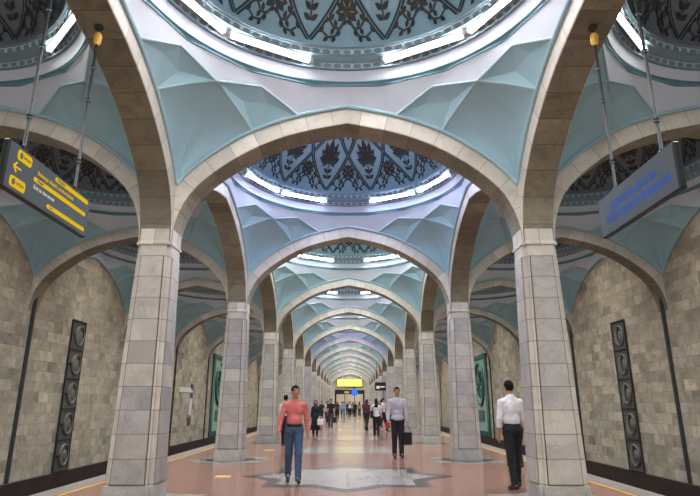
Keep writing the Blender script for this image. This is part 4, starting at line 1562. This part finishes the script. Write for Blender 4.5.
e = empty('shoulder_bag', (1.24-0.20, 25.86, 0.80))
MB().bbox(-0.06, 0.07, -0.15, 0.15, 0, 0.34, 0.03).build('bag_body', BLK, e, uv=None)
m = MB(); m.tube([(0, 0, 0.32), (0.03, -0.10, 0.45), (0.12, -0.155, 0.55), (0.22, -0.13, 0.62), (0.29, -0.07, 0.655), (0.30, 0.02, 0.66), (0.24, 0.12, 0.60), (0.08, 0.10, 0.42), (0, 0, 0.32)], 0.022, 6)
m.build('strap', BLK, e, True, uv=None)
tag(e, 'black shoulder bag worn by the woman in white shirt', 'bag')
person(0.98, 31.5, 150, 1.66, 'woman in dark purple top beyond the woman in white shirt', (86, 34, 62), (30, 28, 32), women=True, scarf=(90, 36, 60), **D_)
pq, hq = person(1.83, 30.6, 75, 1.72, 'man in white shirt and black trousers walking across with a black bag', (220, 220, 222), (24, 24, 28), legs=((0.28, 0.1), (-0.3, 0.25)), arms=((0.4, 0.15, 0.5), (-0.2, 0.15, 0.3)), sleeves='short', **D_)
p = world_pt(pq, hq[0][0])
bag(p.x, p.y, p.z-0.36, 0.34, 0.14, 0.30, BLK, 'black bag carried by the man crossing in white shirt', 0.10)
person(2.35, 45.0, 10, 1.66, 'woman in pale blue top with long dark hair at the right of the nave', (120, 140, 170), (110, 112, 120), women=True, hair='long', untucked=True, **D_)
person(2.15, 38.0, 160, 1.70, 'person in grey top near the right column row', (90, 94, 102), (40, 42, 48), untucked=True, **D_)

# bench with a seated person in the right row
def bench(x, y, label):
    e = empty('bench', (x, y, 0))
    MB().bbox(-0.22, 0.22, -0.75, 0.75, 0.40, 0.46, 0.012).build('seat', plain('brown bench wood', rgb(98, 70, 52), 0.5), e, uv=None)
    for yy in (-0.6, 0.6): MB().bbox(-0.18, 0.18, yy-0.04, yy+0.04, 0, 0.40, 0.008).build('leg', M['steel'], e, uv=None)
    tag(e, label, 'bench')


bench(3.15, 33.4, 'low wooden bench between two columns of the right row')
sp, _ = person(3.15-0.0, 33.0, 20, 1.60, 'person in black clothes sitting on the bench in the right row', (26, 26, 30), (24, 24, 28), legs=((1.45, 1.45), (1.42, 1.35)), arms=((0.5, 0.1, 0.9), (0.5, 0.1, 0.9)), lean=0.15, **D_)
bench(-3.1, 45.0, 'low wooden bench in the left row with people in front of it')

# crowd near the far end: each one is a person
crowd = [(-0.62, 58, 0, 1.70, (120, 160, 205), (110, 130, 160), 'person in light blue shirt in the far crowd, left of the middle'),
         (-1.30, 61, 10, 1.72, (44, 46, 54), (30, 30, 36), 'person in dark jacket in the far crowd, next the light blue shirt'),
         (0.05, 66, 180, 1.76, (30, 30, 34), (26, 26, 30), 'person in black seen from behind with a white backpack in the far crowd'),
         (0.62, 63, 0, 1.68, (36, 36, 44), (26, 26, 30), 'person in black beside the white backpack in the far crowd'),
         (-0.30, 74, 0, 1.70, (40, 44, 60), (34, 34, 40), 'person in navy top at the portal, left of the middle'),
         (1.20, 70, 180, 1.72, (184, 140, 116), (60, 50, 48), 'person in tan top at the portal, right of the middle'),
         (1.75, 60, 0, 1.64, (70, 30, 50), (34, 30, 34), 'person in maroon top in the far crowd'),
         (-1.90, 50, 0, 1.70, (214, 214, 216), (36, 36, 42), 'person in white shirt among the far crowd near the left row'),
         (-2.25, 46, 30, 1.66, (34, 34, 38), (26, 26, 30), 'person in dark clothes before the left bench'),
         (-1.75, 44.5, -10, 1.62, (196, 190, 190), (50, 48, 54), 'woman in pale top standing near the left bench'),
         (2.55, 55, 0, 1.70, (150, 160, 176), (60, 64, 76), 'person in pale blue grey top in the far crowd, right side'),
         (-0.95, 70, 180, 1.70, (200, 200, 204), (40, 40, 46), 'person in pale shirt walking towards the portal, left side'),
         (1.90, 75, 180, 1.74, (30, 32, 38), (28, 28, 32), 'person in black walking towards the portal, right side'),
         (0.45, 80, 180, 1.72, (190, 180, 176), (36, 36, 40), 'person in pale top at the mouth of the portal'),
         (-1.6, 79, 0, 1.70, (52, 50, 56), (30, 30, 34), 'person in dark grey top by the left post of the portal'),
         (1.45, 51, 180, 1.70, (46, 46, 54), (30, 30, 34), 'person in dark top behind the man crossing in white shirt')]
for i, (x, y, fc, Hh, c1, c2, lb) in enumerate(crowd):
    a = 0.12+0.12*((i*37) % 5)/5
    person(x, y, fc, Hh, lb, c1, c2, legs=((a, 0.05), (-a, a)) if i % 2 else ((-a, a), (a, 0.05)), sleeves='short' if i % 3 else 'long', untucked=bool(i % 2), women=(i % 4 == 1), hair='long' if i % 4 == 1 else 'short', h=0.018)
e = empty('backpack', (0.05, 65.80, 1.02))
MB().bbox(-0.15, 0.15, -0.16, 0.0, 0, 0.42, 0.04).build('bag_body', WHB, e, uv=None)
MB().bbox(-0.11, 0.11, -0.19, -0.155, 0.04, 0.2, 0.01).build('pocket', WHB, e, uv=None)
tag(e, 'white backpack on the back of a person in black in the far crowd', 'backpack')
